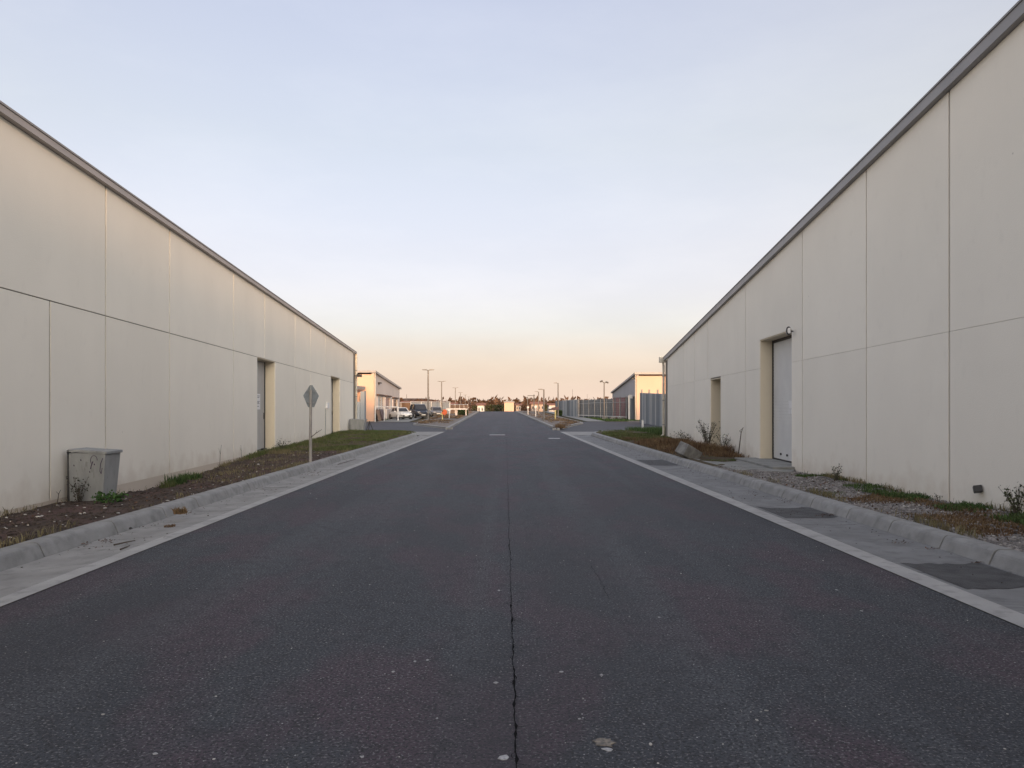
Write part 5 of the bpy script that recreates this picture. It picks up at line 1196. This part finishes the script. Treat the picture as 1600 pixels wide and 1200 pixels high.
# cars
def car(x, y, yaw, paint, label, L_=4.3, W=1.76, H=1.45, suv=False):
    z = zg(y); t = thing('parked_car', (0, 0, 0), label, 'car')
    gh = .52 if not suv else .56; hw = W / 2
    S = [(-L_/2, .40, .70, .80), (-L_/2 + .1, .30, .88, .92), (-L_/2 + .7, .25, .94, .98), (-.9, .22, .93, 1), (.5, .22, .93, 1), (L_/2 - 1.0, .24, .88, .98), (L_/2 - .25, .28, .74, .92), (L_/2, .36, .62, .80)]
    if suv: S = [(a, b + .08, c + .16, d) for a, b, c, d in S]
    m = MB(); rings = []
    for (a, zb, zt, wf) in S:
        w_ = hw * wf; rings.append([(a, -w_ * .94, zb), (a, -w_, zb + .18), (a, -w_, zt - .16), (a, -w_ * .88, zt), (a, w_ * .88, zt), (a, w_, zt - .16), (a, w_, zb + .18), (a, w_ * .94, zb)])
    k = 8; vs = [p for r in rings for p in r]
    m.add(vs, [(i * k + j, i * k + (j + 1) % k, (i + 1) * k + (j + 1) % k, (i + 1) * k + j) for i in range(len(S) - 1) for j in range(k)] + [tuple(range(k)), tuple(range((len(S) - 1) * k, len(S) * k))])
    body = m.build('body', paint, t, smooth=True)
    zt = .92 if not suv else 1.08; G = [(-L_/2 + (.25 if suv else .35), zt, .84), (-L_/2 + (.55 if suv else 1.0), H - .06, .70), (-.2, H, .72), (.45, H - .05, .70), (L_/2 - 1.15, zt, .84)]
    m = MB(); rings = [[(a, -hw * w_, zq), (a, hw * w_, zq)] for a, zq, w_ in G]; low = [[(a, -hw * .86, zt - .05), (a, hw * .86, zt - .05)] for a, _, w_ in G]
    vs = [p for r in rings for p in r] + [p for r in low for p in r]; n = len(G)
    m.add(vs, [(2*i, 2*i+1, 2*i+3, 2*i+2) for i in range(n-1)] + [(2*i, 2*i+2, 2*n+2*i+2, 2*n+2*i) for i in range(n-1)] + [(2*i+1, 2*i+3, 2*n+2*i+3, 2*n+2*i+1) for i in range(n-1)])
    m.build('cabin', paint, t)
    # glass set proud of the cabin
    def glass(P, nm): 
        c = sum((Vector(p) for p in P), Vector()) / len(P); nr = (Vector(P[1]) - Vector(P[0])).cross(Vector(P[2]) - Vector(P[1])).normalized()
        if nr.dot(c - Vector((0, 0, .8))) < 0: nr = -nr
        Q = [c + (Vector(p) - c) * .86 + nr * .012 for p in P]; MB().prism(Q, [q - nr * .02 for q in Q]).build(nm, M['window'], t)
    glass([rings[3][0], rings[3][1], rings[4][1], rings[4][0]], 'windscreen'); glass([rings[0][0], rings[0][1], rings[1][1], rings[1][0]], 'rear_window')
    for s in (0, 1):
        glass([rings[1][s], rings[2][s], (rings[2][s][0], low[2][s][1], zt), (G[0][0] + .35, low[1][s][1], zt)], 'side_window')
        glass([rings[2][s], rings[3][s], (G[4][0] - .2, low[4][s][1], zt), (rings[2][s][0] + .04, low[2][s][1], zt)], 'side_window')
    r = .31 if not suv else .36
    for a in (-L_ * .30, L_ * .31):
        for s in (-1, 1):
            w_ = MB().tube((a, s * (hw - .20), r), (a, s * (hw + .01), r), r, n=16).build('wheel', M['tyre'], t)
            MB().tube((a, s * (hw + .005), r), (a, s * (hw + .022), r), r * .62, n=12).build('rim', M['rim'], w_)
    for s in (-1, 1):
        MB().box(L_/2 - .2, L_/2 - .02, s * hw * .62 - .16, s * hw * .62 + .16, .60 + (.14 if suv else 0), .72 + (.14 if suv else 0)).build('headlight', M['headlight'], t)
        MB().box(-L_/2 - .012, -L_/2 + .1, s * hw * .68 - .12, s * hw * .68 + .12, .66 + (.14 if suv else 0), .82 + (.14 if suv else 0)).build('tail_light', M['maroon'], t)
        MB().box(.62, .80, s * (hw + .09) - .09, s * (hw + .09) + .09, zt - .02, zt + .12).build('mirror', paint, t)
    MB().box(L_/2 - .12, L_/2 + .015, -hw * .55, hw * .55, .32, .52).build('grille', M['black'], t)
    MB().box(L_/2 + .016, L_/2 + .026, -.26, .26, .40, .51).build('number_plate', M['plate'], t)
    MB().box(-L_/2 - .03, -L_/2 - .005, -.26, .26, .52, .63).build('number_plate', M['plate'], t)
    MB().box(-L_/2 + .05, L_/2 - .05, -hw * .9, hw * .9, .17, .30).build('underbody', M['black'], t)
    t.location = (x, y, z); t.rotation_euler = (0, 0, R(yaw)); return t
p = at(625, 655, 89); car(p.x, 89.5, -62, M['car_white'], 'white hatchback car parked beside the left far shed')
p = at(654, 651, 96); car(p.x, 96.5, -68, M['car_dark'], 'dark blue off-road car parked on the grass left of the road', 4.5, 1.9, 1.85, True)
p = at(668, 650, 104); car(p.x + .9, 107, -75, M['car_grey'], 'grey car half hidden behind the nearest left street lamp', 4.3, 1.75, 1.42)

# trees, houses and hills on the skyline
def tree(px, ytop, Y, wpx, mat, label, zb=None, n=420, trunk=True):
    ytop = 630.6 + (ytop - 629.3) * .4; wpx *= 1.5; p = at(px, ytop, Y); z0 = (zg(Y) if zb is None else zb) - .2; h = p.z - z0; w_ = wpx / F * Y / 2
    t = thing('tree', (p.x, Y, z0), label, 'tree', 'trees on the skyline')
    m = MB(); m.tube((p.x, Y, z0), (p.x + .1, Y, z0 + h * .5), max(.12, h * .025), max(.06, h * .014), 7)
    for k in range(4):
        a = random.uniform(0, 6.28); m.tube((p.x + .05, Y, z0 + h * (.3 + .05 * k)), (p.x + math.cos(a) * w_ * .5, Y + math.sin(a) * w_ * .5, z0 + h * (.55 + .07 * k)), h * .012, h * .005, 5)
    m.build('trunk', M['bark'], t)
    nb = 11; C_ = []
    for k in range(nb):
        a = random.uniform(0, 6.28); q = random.uniform(.25, .86); rr = w_ * (1 - abs(q - .5) * 1.2) * random.uniform(.2, .75); C_.append((math.cos(a) * rr, math.sin(a) * rr, h * q, random.uniform(.28, .48) * w_))
    C_ += [(-.3 * w_, 0, h * .80, w_ * .36), (.32 * w_, 0, h * .78, w_ * .38)]
    P = []
    for i in range(n):
        cx, cy, cz, cr = random.choice(C_); v = np.random.default_rng(i + int(px * 7)).normal(size=3); v /= np.linalg.norm(v); q = cr * random.random() ** .4
        P.append((cx + v[0] * q, cy + v[1] * q, min(h, cz + v[2] * q * .8)))
    V, Fc = leaves(np.array(P), RNG.uniform(.6, 1.4, n) * max(.35, w_ * .22)); raw_mesh('crown', V, Fc, mat, t)
    return t
TR = [(758, 630.5, 215, 11, 0), (764, 629, 225, 10, 0), (769, 628, 220, 10, 0), (774.5, 627.5, 230, 11, 0), (780, 628, 222, 11, 0), (785, 629.5, 240, 9, 0), (752, 628, 260, 14, 1), (742, 630, 235, 10, 0), (737, 629, 270, 12, 1),
      (809, 629.5, 240, 14, 1), (818, 630.5, 235, 12, 1), (827, 629.5, 250, 13, 1), (845, 630, 250, 16, 1), (857, 629, 240, 15, 0), (720, 629.5, 215, 15, 1), (707, 630, 220, 14, 1), (694, 629, 210, 13, 1), (662, 627, 195, 12, 1), (677, 627, 190, 11, 0), (645, 626, 185, 13, 1), (630, 627, 178, 12, 1), (876, 628, 210, 15, 1)]
for i, (px, yt, Y, wpx, k) in enumerate(TR):
    where = 'left of the road end' if px < 740 else ('at the road end' if px < 790 else 'right of the road end')
    o = sorted(q[0] for q in TR); r = o.index(px) + 1
    ords = ['first', 'second', 'third', 'fourth', 'fifth', 'sixth', 'seventh', 'eighth', 'ninth', 'tenth', 'eleventh', 'twelfth', 'thirteenth', 'fourteenth', 'fifteenth', 'sixteenth', 'seventeenth', 'eighteenth', 'nineteenth', 'twentieth', 'twenty-first', 'twenty-second']
    tree(px, yt, Y, wpx, M['tree_rust'] if k else M['tree_leaf'], ('rust-brown' if k else 'dark green') + ' skyline tree ' + where + ', ' + ords[r - 1] + ' from the left')
def house(px0, px1, ytop, yroof, Y, wm, rm, label, flat=False, wins=3):
    xa, xb = at(px0, 0, Y).x, at(px1, 0, Y).x; zt = at(px0, yroof, Y).z; zr_ = at(px0, ytop, Y).z; z0 = zg(Y) - .5
    t = thing('house' if not flat else 'block_building', ((xa + xb) / 2, Y, z0), label, 'house' if not flat else 'building')
    D = 8 if not flat else 14
    MB().box(xa, xb, Y, Y + D, z0, zt).build('wall', wm, t)
    if flat: MB().box(xa - .15, xb + .15, Y - .15, Y + D + .15, zt + .001, zt + .4).build('roof', M['roof'], t)
    else: MB().prism([(xa - .4, Y - .4, zt), (xa - .4, Y + D + .4, zt), (xa - .4, Y + D / 2, zr_)], [(xb + .4, Y - .4, zt), (xb + .4, Y + D + .4, zt), (xb + .4, Y + D / 2, zr_)]).build('roof', rm, t)
    for i in range(wins):
        x = xa + (xb - xa) * (i + .5) / wins; hw_ = (xb - xa) / wins * .22; f = MB().box(x - hw_, x + hw_, Y - .06, Y + .02, zt - 1.5, zt - .5).build('window', M['white'], t); MB().box(x - hw_ * .8, x + hw_ * .8, Y - .08, Y - .061, zt - 1.4, zt - .6).build('pane', M['window'], t if False else f)
house(746, 756, 629.5, 633.5, 200, M['white'], M['roof_tile'], 'small white house with a red roof left of the road end', wins=2)
house(788, 803, 628, 629, 205, M['cream_far'], M['roof'], 'sunlit yellow block building at the end of the road', True, 0)
house(830, 850, 627.5, 631.5, 215, M['house_wall'], M['roof_tile'], 'long house with a red roof right of the road', wins=4)
house(806, 814, 630.5, 633, 230, M['house_wall'], M['roof_tile'], 'tiny pale house between trees just right of the yellow block', wins=2)
house(703, 711, 628.5, 632, 190, M['house_wall'], M['roof_tile'], 'small sunlit house behind the white canopy', wins=2)
house(626, 646, 626.5, 630, 170, M['house_wall'], M['roof_tile'], 'long red-roofed house on the skyline behind the timber fence', wins=4)
house(655, 672, 627, 630.5, 180, M['house_wall'], M['roof_tile'], 'pale house behind the nearest left street lamp', wins=3)
house(858, 868, 630, 633, 190, M['side_far'], M['roof_tile'], 'grey house behind the right island lamps', wins=2)
def ridge(name, Y, pts, dep):
    m = MB(); n = 160; vs = []
    for i in range(n + 1):
        px = -1400 + 4400 * i / n; top = interp(pts, px) + .5 * fl(px * .11, Y, 1) ; p = at(px, top, Y)
        vs += [(p.x, Y - dep, -4), (p.x, Y - dep * .3, p.z * .65), (p.x, Y, p.z), (p.x, Y + dep, -4)]
    m.add(vs, [(i * 4 + j, i * 4 + j + 1, (i + 1) * 4 + j + 1, (i + 1) * 4 + j) for i in range(n) for j in range(3)])
    tag(m.build(name, M['hill'], smooth=True), kind='structure')
ridge('hills', 900, [(-1400, 624), (300, 624), (560, 625), (620, 623.5), (650, 621.5), (668, 623), (690, 626), (720, 627.5), (780, 627.8), (830, 627.2), (870, 627), (960, 626), (1040, 626), (3000, 624)], 160)
ridge('hills', 560, [(-1400, 630), (600, 628.6), (650, 628.6), (700, 629), (760, 629.4), (820, 629.2), (860, 628.8), (900, 629), (3000, 630)], 90)
P = []
for _ in range(5200):
    px = random.uniform(560, 960); Y = random.choice((470, 560, 820, 880)) + random.uniform(-40, 20); X = at(px, 0, Y).x
    P.append((X, Y, random.uniform(.5, 7.0) if Y < 700 else random.uniform(2, 8)))
V, Fc = leaves(np.array(P), RNG.uniform(1.5, 4.5, len(P))); tag(raw_mesh('distant_woodland', V, Fc, M['tree_rust']), kind='stuff')
